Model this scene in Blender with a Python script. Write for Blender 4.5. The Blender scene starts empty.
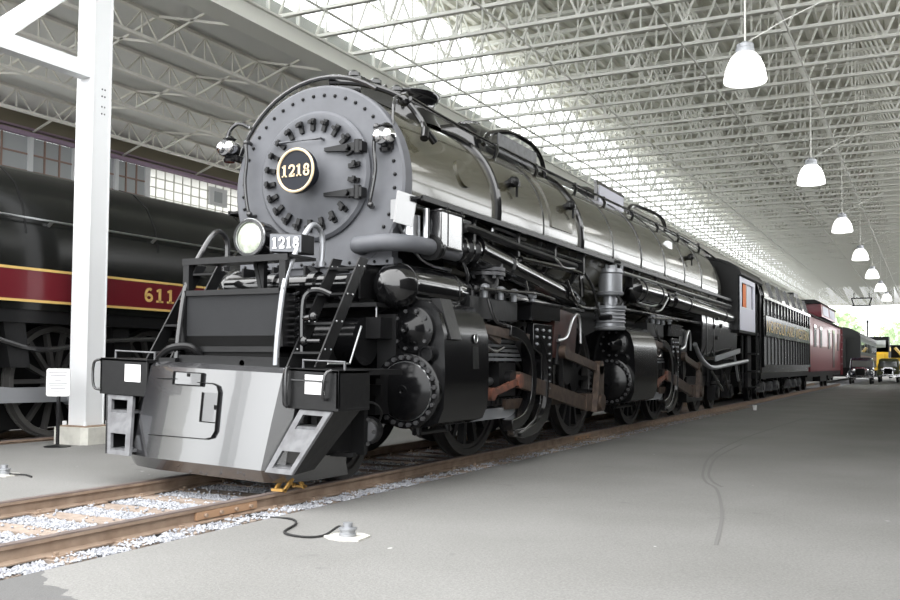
import bpy, bmesh, math, random
from mathutils import Vector, Matrix
random.seed(7)
PI = math.pi
sc = bpy.context.scene
COL = sc.collection

# ------------------------------------------------------------------ camera
cam_d = bpy.data.cameras.new('camera')
cam = bpy.data.objects.new('camera', cam_d)
COL.objects.link(cam)
cam_d.sensor_width = 36.0
cam_d.lens = 945.0 / 900.0 * 36.0
cam_d.shift_y = 0.02331
cam_d.clip_start = 0.05
cam_d.clip_end = 1000
cam.matrix_world = (Matrix.Translation((0, 0, 1.12)) @ Matrix.Rotation(math.radians(26.8738), 4, 'Z')
                    @ Matrix.Rotation(math.radians(92.5), 4, 'X') @ Matrix.Rotation(math.radians(0.45), 4, 'Z'))
sc.camera = cam

# ------------------------------------------------------------------ sky (bright overcast) and exposure
SKY = 5.6
world = bpy.data.worlds.new('overcast_sky')
sc.world = world
world.use_nodes = True
wn = world.node_tree.nodes
wl = world.node_tree.links
bg = wn['Background']
tc = wn.new('ShaderNodeTexCoord')
sp = wn.new('ShaderNodeSeparateXYZ')
rp = wn.new('ShaderNodeValToRGB')
wl.new(tc.outputs['Generated'], sp.inputs[0])
wl.new(sp.outputs['Z'], rp.inputs[0])
rp.color_ramp.elements[0].position = 0.0
rp.color_ramp.elements[0].color = (0.80, 0.82, 0.83, 1)
rp.color_ramp.elements[1].position = 0.6
rp.color_ramp.elements[1].color = (1.0, 1.0, 1.0, 1)
wl.new(rp.outputs[0], bg.inputs[0])
bg.inputs[1].default_value = SKY
vs = sc.view_settings
vs.view_transform = 'Standard'
vs.look = 'None'
vs.gamma = 1.0
vs.exposure = 0.0
vs.use_curve_mapping = False
try:
    sc.cycles.max_bounces = 8
    sc.cycles.diffuse_bounces = 5
    sc.cycles.glossy_bounces = 4
    sc.cycles.transparent_max_bounces = 16
    sc.cycles.caustics_reflective = False
    sc.cycles.caustics_refractive = False
except Exception:
    pass

# ------------------------------------------------------------------ materials
def mat(name, color, rough=0.5, metal=0.0, coat=0.0, ior=1.5, noise=None, bump=None, emit=None, coat_rough=0.03, spec=0.5):
    """noise = (scale, dark colour, low, high) mixes a second colour in; bump = (scale, strength)."""
    m = bpy.data.materials.new(name)
    m.use_nodes = True
    nt = m.node_tree
    b = nt.nodes['Principled BSDF']
    b.inputs['Base Color'].default_value = (*color, 1)
    b.inputs['Roughness'].default_value = rough
    b.inputs['Metallic'].default_value = metal
    b.inputs['IOR'].default_value = ior
    b.inputs['Coat Weight'].default_value = coat
    b.inputs['Specular IOR Level'].default_value = spec
    b.inputs['Coat Roughness'].default_value = coat_rough
    if noise or bump:
        t = nt.nodes.new('ShaderNodeTexCoord')
    if noise:
        n = nt.nodes.new('ShaderNodeTexNoise')
        n.inputs['Scale'].default_value = noise[0]
        n.inputs['Detail'].default_value = 6
        r = nt.nodes.new('ShaderNodeValToRGB')
        r.color_ramp.elements[0].position = noise[2]
        r.color_ramp.elements[1].position = noise[3]
        r.color_ramp.elements[0].color = (*noise[1], 1)
        r.color_ramp.elements[1].color = (*color, 1)
        nt.links.new(t.outputs['Object'], n.inputs['Vector'])
        nt.links.new(n.outputs['Fac'], r.inputs[0])
        nt.links.new(r.outputs[0], b.inputs['Base Color'])
    if bump:
        n2 = nt.nodes.new('ShaderNodeTexNoise')
        n2.inputs['Scale'].default_value = bump[0]
        n2.inputs['Detail'].default_value = 4
        bp = nt.nodes.new('ShaderNodeBump')
        bp.inputs['Strength'].default_value = bump[1]
        bp.inputs['Distance'].default_value = 0.02
        nt.links.new(t.outputs['Object'], n2.inputs['Vector'])
        nt.links.new(n2.outputs['Fac'], bp.inputs['Height'])
        nt.links.new(bp.outputs[0], b.inputs['Normal'])
        if coat:
            nt.links.new(bp.outputs[0], b.inputs['Coat Normal'])
    if emit:
        b.inputs['Emission Color'].default_value = (*emit[0], 1)
        b.inputs['Emission Strength'].default_value = emit[1]
    return m

M = {}
M['gloss'] = mat('black_gloss_paint', (0.005, 0.005, 0.0055), 0.14, coat=0.6, ior=1.5, bump=(2.0, 0.02))
M['head'] = mat('black_cylinder_paint', (0.005, 0.005, 0.0055), 0.17, spec=0.32)
M['bolt'] = mat('worn_black_bolt', (0.045, 0.045, 0.047), 0.35)
M['jacket'] = mat('boiler_jacket_paint', (0.062, 0.058, 0.039), 0.24, coat=0.8, ior=1.5, bump=(1.6, 0.09), coat_rough=0.07)
M['satin'] = mat('black_satin_paint', (0.008, 0.008, 0.0085), 0.38, bump=(14, 0.12), spec=0.32)
M['dull'] = mat('dull_black_metal', (0.007, 0.007, 0.007), 0.6, spec=0.15)
M['casing'] = mat('black_casing_paint', (0.006, 0.0065, 0.006), 0.22, bump=(1.2, 0.04), spec=0.42)
M['graphite'] = mat('graphite_grey_paint', (0.112, 0.116, 0.128), 0.55, noise=(5, (0.095, 0.098, 0.108), 0.35, 0.65))
M['greypaint'] = mat('worn_grey_paint', (0.14, 0.143, 0.15), 0.42, noise=(9, (0.085, 0.085, 0.09), 0.35, 0.6))
M['pilot'] = mat('glossy_dark_pilot_paint', (0.018, 0.018, 0.020), 0.22, coat=1.0, ior=2.1, bump=(4, 0.02))
M['steel'] = mat('bright_steel', (0.55, 0.56, 0.57), 0.30, metal=1.0)
M['greysteel'] = mat('grey_steel', (0.34, 0.35, 0.37), 0.42, metal=0.6)
M['pipe'] = mat('dark_pipe_metal', (0.020, 0.020, 0.021), 0.25, coat=0.6)
M['rustrod'] = mat('brown_oiled_rod_steel', (0.095, 0.066, 0.050), 0.42, metal=0.3, noise=(12, (0.04, 0.028, 0.022), 0.35, 0.65))
M['oxide'] = mat('dark_red_oxide_paint', (0.060, 0.022, 0.018), 0.35, noise=(7, (0.030, 0.014, 0.013), 0.35, 0.65))
M['redlead'] = mat('orange_red_rod_paint', (0.22, 0.085, 0.055), 0.45, noise=(9, (0.11, 0.05, 0.035), 0.4, 0.6))
M['railrust'] = mat('rusty_rail_steel', (0.31, 0.232, 0.172), 0.8, noise=(6, (0.20, 0.138, 0.098), 0.3, 0.65))
M['railtop'] = mat('worn_rail_head', (0.145, 0.115, 0.105), 0.5, noise=(5, (0.105, 0.08, 0.07), 0.35, 0.65))
M['tie'] = mat('weathered_tie_wood', (0.34, 0.28, 0.235), 0.85, noise=(9, (0.23, 0.18, 0.145), 0.3, 0.7), bump=(30, 0.4))
M['stone'] = mat('crushed_stone', (0.40, 0.41, 0.435), 0.85, noise=(11, (0.22, 0.225, 0.25), 0.3, 0.62))
M['bed'] = mat('ballast_bed', (0.34, 0.345, 0.36), 0.9, noise=(18, (0.14, 0.14, 0.145), 0.3, 0.7), bump=(40, 1.0))
M['gold'] = mat('gold_lettering', (0.62, 0.42, 0.14), 0.4)
M['palegold'] = mat('pale_gold_lettering', (0.72, 0.56, 0.36), 0.4)
M['cream'] = mat('white_lettering', (0.72, 0.72, 0.72), 0.4)
M['plate'] = mat('dark_plate_face', (0.012, 0.014, 0.020), 0.45, spec=0.2)
M['grill'] = mat('radiator_mesh', (0.024, 0.025, 0.027), 0.6, bump=(220, 0.6), spec=0.3)
M['white'] = mat('white_paint', (0.70, 0.71, 0.72), 0.5, bump=(4, 0.03))
M['roofwhite'] = mat('grey_white_steel_paint', (0.78, 0.78, 0.73), 0.6)
M['paper'] = mat('white_paper', (0.82, 0.82, 0.82), 0.7)
M['ink'] = mat('grey_print', (0.25, 0.25, 0.26), 0.7)
M['concrete'] = mat('pale_concrete', (0.55, 0.54, 0.49), 0.9, noise=(8, (0.46, 0.45, 0.41), 0.35, 0.6))
M['leftroof'] = mat('flat_roof_panel', (0.82, 0.82, 0.80), 0.8)
M['deck'] = mat('ribbed_roof_deck', (0.74, 0.735, 0.66), 0.6)
M['leftjoist'] = mat('warm_white_joist_paint', (0.85, 0.83, 0.77), 0.6)
M['maroon'] = mat('maroon_paint', (0.075, 0.010, 0.014), 0.3, coat=0.6)
M['stripe'] = mat('crimson_band_paint', (0.115, 0.010, 0.016), 0.3, coat=0.3)
M['caboose'] = mat('caboose_red_paint', (0.21, 0.028, 0.042), 0.42, coat=0.15)
M['coach'] = mat('grey_green_coach_paint', (0.10, 0.115, 0.105), 0.4)
M['coachband'] = mat('pale_green_coach_paint', (0.22, 0.27, 0.25), 0.6)
M['coachend'] = mat('dark_coach_end_paint', (0.045, 0.047, 0.048), 0.6)
M['mauve'] = mat('mauve_window_frame', (0.36, 0.26, 0.35), 0.6)
M['mullion'] = mat('brown_mullion', (0.30, 0.20, 0.16), 0.7)
M['palegrid'] = mat('pale_blockwork', (0.62, 0.61, 0.56), 0.85)
M['brown'] = mat('brown_fascia', (0.24, 0.21, 0.15), 0.8)
M['navy'] = mat('dark_navy_car_paint', (0.010, 0.014, 0.030), 0.15, coat=1.0)
M['chrome'] = mat('chrome', (0.75, 0.75, 0.76), 0.08, metal=1.0)
M['rubber'] = mat('black_rubber', (0.015, 0.015, 0.015), 0.8)
M['yellow'] = mat('yellow_paint', (0.62, 0.40, 0.035), 0.4)
M['olive'] = mat('olive_paint', (0.12, 0.13, 0.05), 0.5)
M['leaf'] = mat('tree_leaves', (0.66, 0.74, 0.56), 0.8, noise=(3, (0.50, 0.62, 0.42), 0.35, 0.65))  # pale greens: overexposure outside is put into the leaf colour
M['bark'] = mat('tree_bark', (0.12, 0.09, 0.06), 0.9)
M['chock'] = mat('ochre_chock_paint', (0.42, 0.24, 0.06), 0.6)
M['orange'] = mat('orange_curtain', (0.75, 0.20, 0.06), 0.7)
M['lilac'] = mat('pale_lilac_paint_and_sheen', (0.58, 0.58, 0.66), 0.5)  # on the cab it carries painted sky reflection
M['lamp'] = mat('lit_white_lamp_shade', (0.85, 0.85, 0.84), 0.4, emit=((1.0, 0.99, 0.95), 3.0))

def glass_mat(name, tint, rough=0.05, trans=0.85):
    m = bpy.data.materials.new(name)
    m.use_nodes = True
    nt = m.node_tree
    out = nt.nodes['Material Output']
    nt.nodes.remove(nt.nodes['Principled BSDF'])
    gl = nt.nodes.new('ShaderNodeBsdfGlossy')
    gl.inputs['Roughness'].default_value = rough
    tr = nt.nodes.new('ShaderNodeBsdfTransparent')
    tr.inputs[0].default_value = (*tint, 1)
    mx = nt.nodes.new('ShaderNodeMixShader')
    mx.inputs[0].default_value = trans
    nt.links.new(gl.outputs[0], mx.inputs[1])
    nt.links.new(tr.outputs[0], mx.inputs[2])
    nt.links.new(mx.outputs[0], out.inputs[0])
    return m
M['skylight'] = glass_mat('clear_skylight_glazing', (0.93, 0.94, 0.95), 0.3, 0.95)
M['winglass'] = mat('dusty_window_glass', (0.42, 0.44, 0.45), 0.25)
def translucent(name, color):
    m = bpy.data.materials.new(name); m.use_nodes = True; nt = m.node_tree
    nt.nodes.remove(nt.nodes['Principled BSDF'])
    a = nt.nodes.new('ShaderNodeBsdfTranslucent'); a.inputs[0].default_value = (*color, 1)
    d = nt.nodes.new('ShaderNodeBsdfDiffuse'); d.inputs[0].default_value = (*color, 1)
    x = nt.nodes.new('ShaderNodeMixShader'); x.inputs[0].default_value = 0.55
    nt.links.new(a.outputs[0], x.inputs[1]); nt.links.new(d.outputs[0], x.inputs[2]); nt.links.new(x.outputs[0], nt.nodes['Material Output'].inputs[0])
    return m
M['glassblock'] = translucent('pale_glass_block', (0.72, 0.72, 0.68))
M['carglass'] = mat('grey_green_window_glass', (0.16, 0.18, 0.17), 0.05, coat=1.0)
M['lens'] = mat('headlight_lens', (0.66, 0.70, 0.60), 0.10, metal=0.0, coat=1.0, noise=(14, (0.30, 0.33, 0.26), 0.3, 0.62))
M['darkglass'] = mat('dark_window_glass', (0.02, 0.02, 0.022), 0.06, coat=1.0)

# asphalt with stains, a damp patch by the roof edge and fine grain
def asphalt():
    m = bpy.data.materials.new('worn_asphalt')
    m.use_nodes = True
    nt = m.node_tree
    N, Lk = nt.nodes, nt.links
    b = N['Principled BSDF']
    b.inputs['Roughness'].default_value = 0.78
    t = N.new('ShaderNodeTexCoord')
    def noise(scale, detail=6):
        n = N.new('ShaderNodeTexNoise')
        n.inputs['Scale'].default_value = scale
        n.inputs['Detail'].default_value = detail
        Lk.new(t.outputs['Object'], n.inputs['Vector'])
        return n
    def ramp(src, p0, c0, p1, c1):
        r = N.new('ShaderNodeValToRGB')
        r.color_ramp.elements[0].position = p0
        r.color_ramp.elements[1].position = p1
        r.color_ramp.elements[0].color = c0
        r.color_ramp.elements[1].color = c1
        Lk.new(src, r.inputs[0])
        return r
    big = ramp(noise(0.55).outputs['Fac'], 0.3, (0.172, 0.170, 0.162, 1), 0.7, (0.215, 0.213, 0.205, 1))
    fine = ramp(noise(60, 3).outputs['Fac'], 0.3, (0.80, 0.80, 0.80, 1), 0.75, (1.12, 1.12, 1.12, 1))
    spots = ramp(noise(3.1, 3).outputs['Fac'], 0.69, (0, 0, 0, 1), 0.74, (1, 1, 1, 1))
    mul = N.new('ShaderNodeMixRGB'); mul.blend_type = 'MULTIPLY'; mul.inputs[0].default_value = 1
    Lk.new(big.outputs[0], mul.inputs[1]); Lk.new(fine.outputs[0], mul.inputs[2])
    mx = N.new('ShaderNodeMixRGB'); mx.inputs[2].default_value = (0.10, 0.10, 0.10, 1)
    sm = N.new('ShaderNodeMath'); sm.operation = 'MULTIPLY'; sm.inputs[1].default_value = 0.35
    Lk.new(spots.outputs[0], sm.inputs[0]); Lk.new(sm.outputs[0], mx.inputs[0]); Lk.new(mul.outputs[0], mx.inputs[1])
    # pale speckles of dried paint
    sp2 = ramp(noise(7.5, 2).outputs['Fac'], 0.77, (0, 0, 0, 1), 0.79, (1, 1, 1, 1))
    mp = N.new('ShaderNodeMixRGB'); mp.inputs[2].default_value = (0.48, 0.48, 0.47, 1)
    Lk.new(sp2.outputs[0], mp.inputs[0]); Lk.new(mx.outputs[0], mp.inputs[1])
    # damp patch: a wobbly blob on the ground
    xyz = N.new('ShaderNodeSeparateXYZ'); Lk.new(t.outputs['Object'], xyz.inputs[0])
    def math_(op, a, bb):
        q = N.new('ShaderNodeMath'); q.operation = op
        for i, v in enumerate((a, bb)):
            if v is None: continue
            if isinstance(v, (int, float)): q.inputs[i].default_value = v
            else: Lk.new(v, q.inputs[i])
        return q.outputs[0]
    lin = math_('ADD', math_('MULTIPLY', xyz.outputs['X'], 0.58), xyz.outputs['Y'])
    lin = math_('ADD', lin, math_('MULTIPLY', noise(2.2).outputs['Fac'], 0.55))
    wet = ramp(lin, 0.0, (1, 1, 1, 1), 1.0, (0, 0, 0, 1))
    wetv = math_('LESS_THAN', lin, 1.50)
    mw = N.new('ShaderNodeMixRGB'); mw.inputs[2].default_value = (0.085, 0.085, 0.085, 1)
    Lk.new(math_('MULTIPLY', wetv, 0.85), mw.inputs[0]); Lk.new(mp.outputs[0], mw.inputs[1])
    Lk.new(mw.outputs[0], b.inputs['Base Color'])
    bp = N.new('ShaderNodeBump'); bp.inputs['Strength'].default_value = 0.35; bp.inputs['Distance'].default_value = 0.01
    Lk.new(noise(90, 2).outputs['Fac'], bp.inputs['Height']); Lk.new(bp.outputs[0], b.inputs['Normal'])
    return m
M['asphalt'] = asphalt()

# ------------------------------------------------------------------ mesh builder
WO = {}          # world origin of each linked object

class MB:
    """collects shapes (x offset ox is added to every vertex) and links them as ONE mesh object"""
    def __init__(self, ox=0.0, oy=0.0, oz=0.0, tilt=0.0):
        self.v, self.f, self.mi = [], [], []
        self.o = (ox, oy, oz)
        self.tilt = tilt
        self.slot = 0
    def _add(self, vs_, fs_):
        n = len(self.v)
        ox, oy, oz = self.o
        for p in vs_:
            self.v.append((p[0] + ox, p[1] + oy, p[2] + oz - self.tilt * p[0]))
        for q in fs_:
            self.f.append(tuple(i + n for i in q))
            self.mi.append(self.slot)
        return self
    def box(self, x0, x1, y0, y1, z0, z1):
        p = [(x, y, z) for z in (z0, z1) for y in (y0, y1) for x in (x0, x1)]
        return self._add(p, [(0, 2, 3, 1), (4, 5, 7, 6), (0, 1, 5, 4), (2, 6, 7, 3), (0, 4, 6, 2), (1, 3, 7, 5)])
    def hexa(self, p):
        """8 corners in the order of box()"""
        return self._add(p, [(0, 2, 3, 1), (4, 5, 7, 6), (0, 1, 5, 4), (2, 6, 7, 3), (0, 4, 6, 2), (1, 3, 7, 5)])
    def bar(self, a, b, w, h, up=(0, 0, 1)):
        a, b = Vector(a), Vector(b)
        d = (b - a).normalized()
        up = Vector(up)
        if abs(d.dot(up)) > 0.98: up = Vector((1, 0, 0))
        s = d.cross(up).normalized() * (w / 2)
        t = s.cross(d).normalized() * (h / 2)
        p = [a - s - t, a + s - t, b - s - t, b + s - t, a - s + t, a + s + t, b - s + t, b + s + t]
        return self.hexa([tuple(q) for q in p])
    def lathe(self, o, axis, prof, n=24, cap=True, sx=1.0):
        """prof = [(distance along axis, radius)]"""
        o, ax = Vector(o), Vector(axis).normalized()
        e1 = ax.cross(Vector((0, 0, 1)))
        if e1.length < 0.01: e1 = Vector((1, 0, 0))
        e1.normalize()
        e2 = e1.cross(ax).normalized()
        vs_, fs_ = [], []
        for d, r in prof:
            for k in range(n):
                a = 2 * PI * k / n
                vs_.append(tuple(o + ax * d + e1 * (r * sx * math.cos(a)) + e2 * (r * math.sin(a))))
        for i in range(len(prof) - 1):
            for k in range(n):
                k2 = (k + 1) % n
                fs_.append((i * n + k, i * n + k2, (i + 1) * n + k2, (i + 1) * n + k))
        if cap:
            if prof[0][1] > 1e-4: fs_.append(tuple(range(n - 1, -1, -1)))
            if prof[-1][1] > 1e-4: fs_.append(tuple((len(prof) - 1) * n + k for k in range(n)))
        return self._add(vs_, fs_)
    def cyl(self, a, b, r0, r1=None, n=16):
        a, b = Vector(a), Vector(b)
        L = (b - a).length
        return self.lathe(a, b - a, [(0, r0), (L, r0 if r1 is None else r1)], n)
    def tube(self, pts, r, n=8, smooth=0, closed=False):
        P = [Vector(p) for p in pts]
        if smooth:
            Q = []
            m = len(P)
            for i in range(m - 1):
                p0, p1, p2, p3 = P[max(i - 1, 0)], P[i], P[i + 1], P[min(i + 2, m - 1)]
                for s in range(smooth):
                    t = s / smooth
                    Q.append(0.5 * ((2 * p1) + (p2 - p0) * t + (2 * p0 - 5 * p1 + 4 * p2 - p3) * t * t + (3 * p1 - p0 - 3 * p2 + p3) * t ** 3))
            Q.append(P[-1])
            P = Q
        m = len(P)
        vs_, fs_ = [], []
        prev = None
        for i in range(m):
            if i == 0: d = P[1] - P[0]
            elif i == m - 1: d = P[-1] - P[-2]
            else: d = (P[i + 1] - P[i]).normalized() + (P[i] - P[i - 1]).normalized()
            d.normalize()
            if prev is None:
                e1 = d.cross(Vector((0, 0, 1)))
                if e1.length < 0.05: e1 = d.cross(Vector((1, 0, 0)))
            else:
                e1 = prev - d * prev.dot(d)
            e1.normalize()
            prev = e1
            e2 = d.cross(e1)
            rr = r[i * (len(r) - 1) // (m - 1)] if isinstance(r, (list, tuple)) else r
            for k in range(n):
                a = 2 * PI * k / n
                vs_.append(tuple(P[i] + e1 * (rr * math.cos(a)) + e2 * (rr * math.sin(a))))
        for i in range(m - 1):
            for k in range(n):
                k2 = (k + 1) % n
                fs_.append((i * n + k, i * n + k2, (i + 1) * n + k2, (i + 1) * n + k))
        fs_.append(tuple(range(n - 1, -1, -1)))
        fs_.append(tuple((m - 1) * n + k for k in range(n)))
        return self._add(vs_, fs_)
    def prism(self, poly, axis, d0, d1):
        """poly = 2D outline; axis 'x': (y,z), 'y': (x,z), 'z': (x,y)"""
        def mk(a, b, d):
            return {'x': (d, a, b), 'y': (a, d, b), 'z': (a, b, d)}[axis]
        n = len(poly)
        vs_ = [mk(a, b, d0) for a, b in poly] + [mk(a, b, d1) for a, b in poly]
        fs_ = [tuple(range(n)), tuple(range(2 * n - 1, n - 1, -1))]
        fs_ += [(i, i + n, (i + 1) % n + n, (i + 1) % n) for i in range(n)]
        return self._add(vs_, fs_)
    def ball(self, c, r, n=10, m=6, s=(1, 1, 1)):
        vs_, fs_ = [], []
        for i in range(m + 1):
            th = PI * i / m
            for k in range(n):
                a = 2 * PI * k / n
                vs_.append((c[0] + s[0] * r * math.sin(th) * math.cos(a), c[1] + s[1] * r * math.sin(th) * math.sin(a), c[2] + s[2] * r * math.cos(th)))
        for i in range(m):
            for k in range(n):
                k2 = (k + 1) % n
                fs_.append((i * n + k, i * n + k2, (i + 1) * n + k2, (i + 1) * n + k))
        return self._add(vs_, fs_)
    def ring(self, o, axis, R, r, n=40, m=8):
        """torus"""
        o, ax = Vector(o), Vector(axis).normalized()
        e1 = ax.cross(Vector((0, 0, 1)))
        if e1.length < 0.01: e1 = Vector((1, 0, 0))
        e1.normalize(); e2 = e1.cross(ax)
        vs_, fs_ = [], []
        for i in range(n):
            a = 2 * PI * i / n
            d = e1 * math.cos(a) + e2 * math.sin(a)
            for k in range(m):
                b = 2 * PI * k / m
                vs_.append(tuple(o + d * (R + r * math.cos(b)) + ax * (r * math.sin(b))))
        for i in range(n):
            for k in range(m):
                fs_.append((i * m + k, ((i + 1) % n) * m + k, ((i + 1) % n) * m + (k + 1) % m, i * m + (k + 1) % m))
        return self._add(vs_, fs_)
    def band(self, pts, w, o, ex, ey, nn, depth, closed=False):
        """flat ribbon of width w along 2D pts, laid in the plane (o, ex, ey) and given depth along nn"""
        o, ex, ey, nn = Vector(o), Vector(ex), Vector(ey), Vector(nn)
        P = [Vector((a, b)) for a, b in pts]
        m = len(P)
        L, Rr = [], []
        for i in range(m):
            if closed: d = (P[(i + 1) % m] - P[i]).normalized() + (P[i] - P[i - 1]).normalized()
            elif i == 0: d = P[1] - P[0]
            elif i == m - 1: d = P[-1] - P[-2]
            else: d = (P[i + 1] - P[i]).normalized() + (P[i] - P[i - 1]).normalized()
            d.normalize()
            q = Vector((-d.y, d.x)) * (w / 2)
            L.append(P[i] + q); Rr.append(P[i] - q)
        vs_ = []
        for dd in (0, depth):
            for q in L + Rr:
                vs_.append(tuple(o + ex * q.x + ey * q.y + nn * dd))
        fs_ = []
        for i in range(m if closed else m - 1):
            j = (i + 1) % m
            fs_.append((i, j, m + j, m + i))
            fs_.append((2 * m + i, 3 * m + i, 3 * m + j, 2 * m + j))
            fs_.append((i, 2 * m + i, 2 * m + j, j))
            fs_.append((m + i, m + j, 3 * m + j, 3 * m + i))
        if not closed:
            fs_.append((0, m, 3 * m, 2 * m)); fs_.append((m - 1, 3 * m - 1, 4 * m - 1, 2 * m - 1))
        return self._add(vs_, fs_)
    def build(self, name, material, parent=None, origin=None, sharp=35, bevel=0.0):
        xs = [p[0] for p in self.v]; ys = [p[1] for p in self.v]; zs = [p[2] for p in self.v]
        c = Vector(origin) if origin is not None else Vector(((min(xs) + max(xs)) / 2, (min(ys) + max(ys)) / 2, (min(zs) + max(zs)) / 2))
        me = bpy.data.meshes.new(name)
        me.from_pydata([(p[0] - c.x, p[1] - c.y, p[2] - c.z) for p in self.v], [], self.f)
        mats = material if isinstance(material, (list, tuple)) else [material]
        for mm in mats: me.materials.append(mm)
        me.polygons.foreach_set('material_index', self.mi)
        bm = bmesh.new(); bm.from_mesh(me)
        bmesh.ops.recalc_face_normals(bm, faces=bm.faces)
        bm.to_mesh(me); bm.free()
        me.polygons.foreach_set('use_smooth', [True] * len(me.polygons))
        me.set_sharp_from_angle(angle=math.radians(sharp))
        o = bpy.data.objects.new(name, me)
        COL.objects.link(o)
        if parent is not None:
            o.parent = parent
            o.location = c - WO[parent.name]
        else:
            o.location = c
        WO[o.name] = c
        if bevel:
            bv = o.modifiers.new('bevel', 'BEVEL')
            bv.width = bevel; bv.segments = 2; bv.limit_method = 'ANGLE'; bv.angle_limit = math.radians(40)
        return o

def tag(o, label=None, cat=None, group=None, kind=None):
    if label: o['label'] = label
    if cat: o['category'] = cat
    if group: o['group'] = group
    if kind: o['kind'] = kind
    return o

def thing(name, label, cat, loc, group=None):
    o = bpy.data.objects.new(name, None)
    COL.objects.link(o)
    o.location = loc
    o.empty_display_size = 0.2
    WO[o.name] = Vector(loc)
    return tag(o, label, cat, group)

def struct(mb, name, m, parent=None, **k):
    o = mb.build(name, m, parent, **k)
    if parent is None: o['kind'] = 'structure'
    return o

def dup_part(src, parent, worldpos):
    o = src.copy()
    COL.objects.link(o)
    o.parent = parent
    o.location = Vector(worldpos) - WO[parent.name]
    WO[o.name] = Vector(worldpos)
    for ch in src.children:
        d = ch.copy(); COL.objects.link(d); d.parent = o
        WO[d.name] = Vector(worldpos) + Vector(ch.location)
    return o

def dup_thing(src, loc, label=None):
    r = src.copy(); COL.objects.link(r); r.location = loc
    WO[r.name] = Vector(loc)
    if label: r['label'] = label
    for ch in src.children:
        c = ch.copy(); COL.objects.link(c); c.parent = r
        for g in ch.children:
            d = g.copy(); COL.objects.link(d); d.parent = c
    return r

def arc(cx, cz, r, a0, a1, n):
    return [(cx + r * math.cos(math.radians(a0 + (a1 - a0) * i / n)), cz + r * math.sin(math.radians(a0 + (a1 - a0) * i / n))) for i in range(n + 1)]

def ell(cx, cy, rx, ry, a0=0, a1=360, n=20):
    return [(cx + rx * math.cos(math.radians(a0 + (a1 - a0) * i / n)), cy + ry * math.sin(math.radians(a0 + (a1 - a0) * i / n))) for i in range(n + (0 if abs(a1 - a0) == 360 else 1))]

def numeral(mb, ch, x, y, h, w, o, ex, ey, nn, depth=0.006, t=None):
    """slab-serif numeral drawn with ribbons; (x,y) lower-left"""
    t = t or h * 0.16
    B = lambda pts, ww=t, cl=False: mb.band([(x + a * w, y + b * h) for a, b in pts], ww, o, ex, ey, nn, depth, cl)
    if ch == '1':
        B([(0.5, 0.0), (0.5, 1.0)], t * 1.25)
        B([(0.12, 0.06), (0.88, 0.06)], t * 0.75)
        B([(0.15, 0.80), (0.5, 0.94)], t * 0.8)
    elif ch == '2':
        B(ell(0.5, 0.70, 0.38, 0.24, 185, -20, 12) + [(0.66, 0.42), (0.16, 0.10)])
        B([(0.10, 0.08), (0.90, 0.08)], t)
        B([(0.88, 0.04), (0.88, 0.26)], t * 0.7)
    elif ch == '8':
        B(ell(0.5, 0.72, 0.29, 0.21, n=18), t, True)
        B(ell(0.5, 0.27, 0.36, 0.21, n=18), t, True)
    elif ch == '6':
        B(ell(0.5, 0.30, 0.33, 0.22, n=18), t, True)
        B(ell(0.56, 0.46, 0.40, 0.46, 60, 195, 12), t)

def text_mesh(mb, s, size, o, ex, ey, nn, depth=0.01):
    cu = bpy.data.curves.new('lettering', 'FONT')
    cu.body = s; cu.size = size; cu.resolution_u = 3
    ob = bpy.data.objects.new('lettering', cu)
    COL.objects.link(ob)
    dg = bpy.context.evaluated_depsgraph_get()
    me = bpy.data.meshes.new_from_object(ob.evaluated_get(dg))
    o, ex, ey, nn = Vector(o), Vector(ex), Vector(ey), Vector(nn)
    mb._add([tuple(o + ex * v.co.x + ey * v.co.y + nn * depth) for v in me.vertices], [tuple(p.vertices) for p in me.polygons])
    w = max(v.co.x for v in me.vertices)
    bpy.data.objects.remove(ob); bpy.data.curves.remove(cu); bpy.data.meshes.remove(me)
    return w

# ================================================================== THE SETTING
GZ = -0.13
TX = -5.76            # centre line of the main track
RX = (-6.51, -5.01)   # its two rails
# ---- ground
b = MB(); b.box(-4.69, 90, -40, 260, GZ - 0.3, GZ); struct(b, 'floor', M['asphalt'], origin=(0, 0, 0))
b = MB(); b.box(-11.28, -6.60, -40, 260, -0.35, -0.05); struct(b, 'floor_island', M['asphalt'], origin=(0, 0, 0))
b = MB(); b.box(-13.0, -11.42, -40, 260, -0.35, -0.16); struct(b, 'floor_far_track', M['bed'])
b = MB(); b.box(-120, -13.0, -40, 260, -0.35, -0.05); struct(b, 'floor_side', M['asphalt'], origin=(0, 0, 0))
b = MB(); b.box(-6.60, -4.69, -40, 260, -0.40, -0.152); struct(b, 'ballast_bed', M['bed'])

# ---- two faint tyre marks on the asphalt
TYRE_PTS = [[(-1.332, 6.73), (-1.55, 8.085), (-1.899, 9.657), (-2.13, 10.25), (-2.356, 11.178), (-2.686, 13.328), (-2.811, 16.214), (-2.735, 20.366), (-2.573, 24.305)], [(-1.9, 9.918), (-2.091, 10.371), (-2.295, 11.215), (-2.558, 13.085), (-2.634, 15.641)]]
TYRE = mat('tyre_rubber_mark', (0.150, 0.148, 0.143), 0.8)
for pts in TYRE_PTS:
    P = []
    for q in range(len(pts) - 1):
        p0, p1, p2, p3 = [Vector(pts[max(0, min(len(pts) - 1, q + e))]) for e in (-1, 0, 1, 2)]
        for r in range(6):
            t = r / 6
            P.append(tuple(0.5 * ((2 * p1) + (p2 - p0) * t + (2 * p0 - 5 * p1 + 4 * p2 - p3) * t * t + (3 * p1 - p0 - 3 * p2 + p3) * t ** 3)))
    b = MB()
    b.band(P, 0.03, (0, 0, GZ + 0.002), (1, 0, 0), (0, 1, 0), (0, 0, 1), 0.001)
    struct(b, 'floor_tyre_mark', TYRE)

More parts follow.
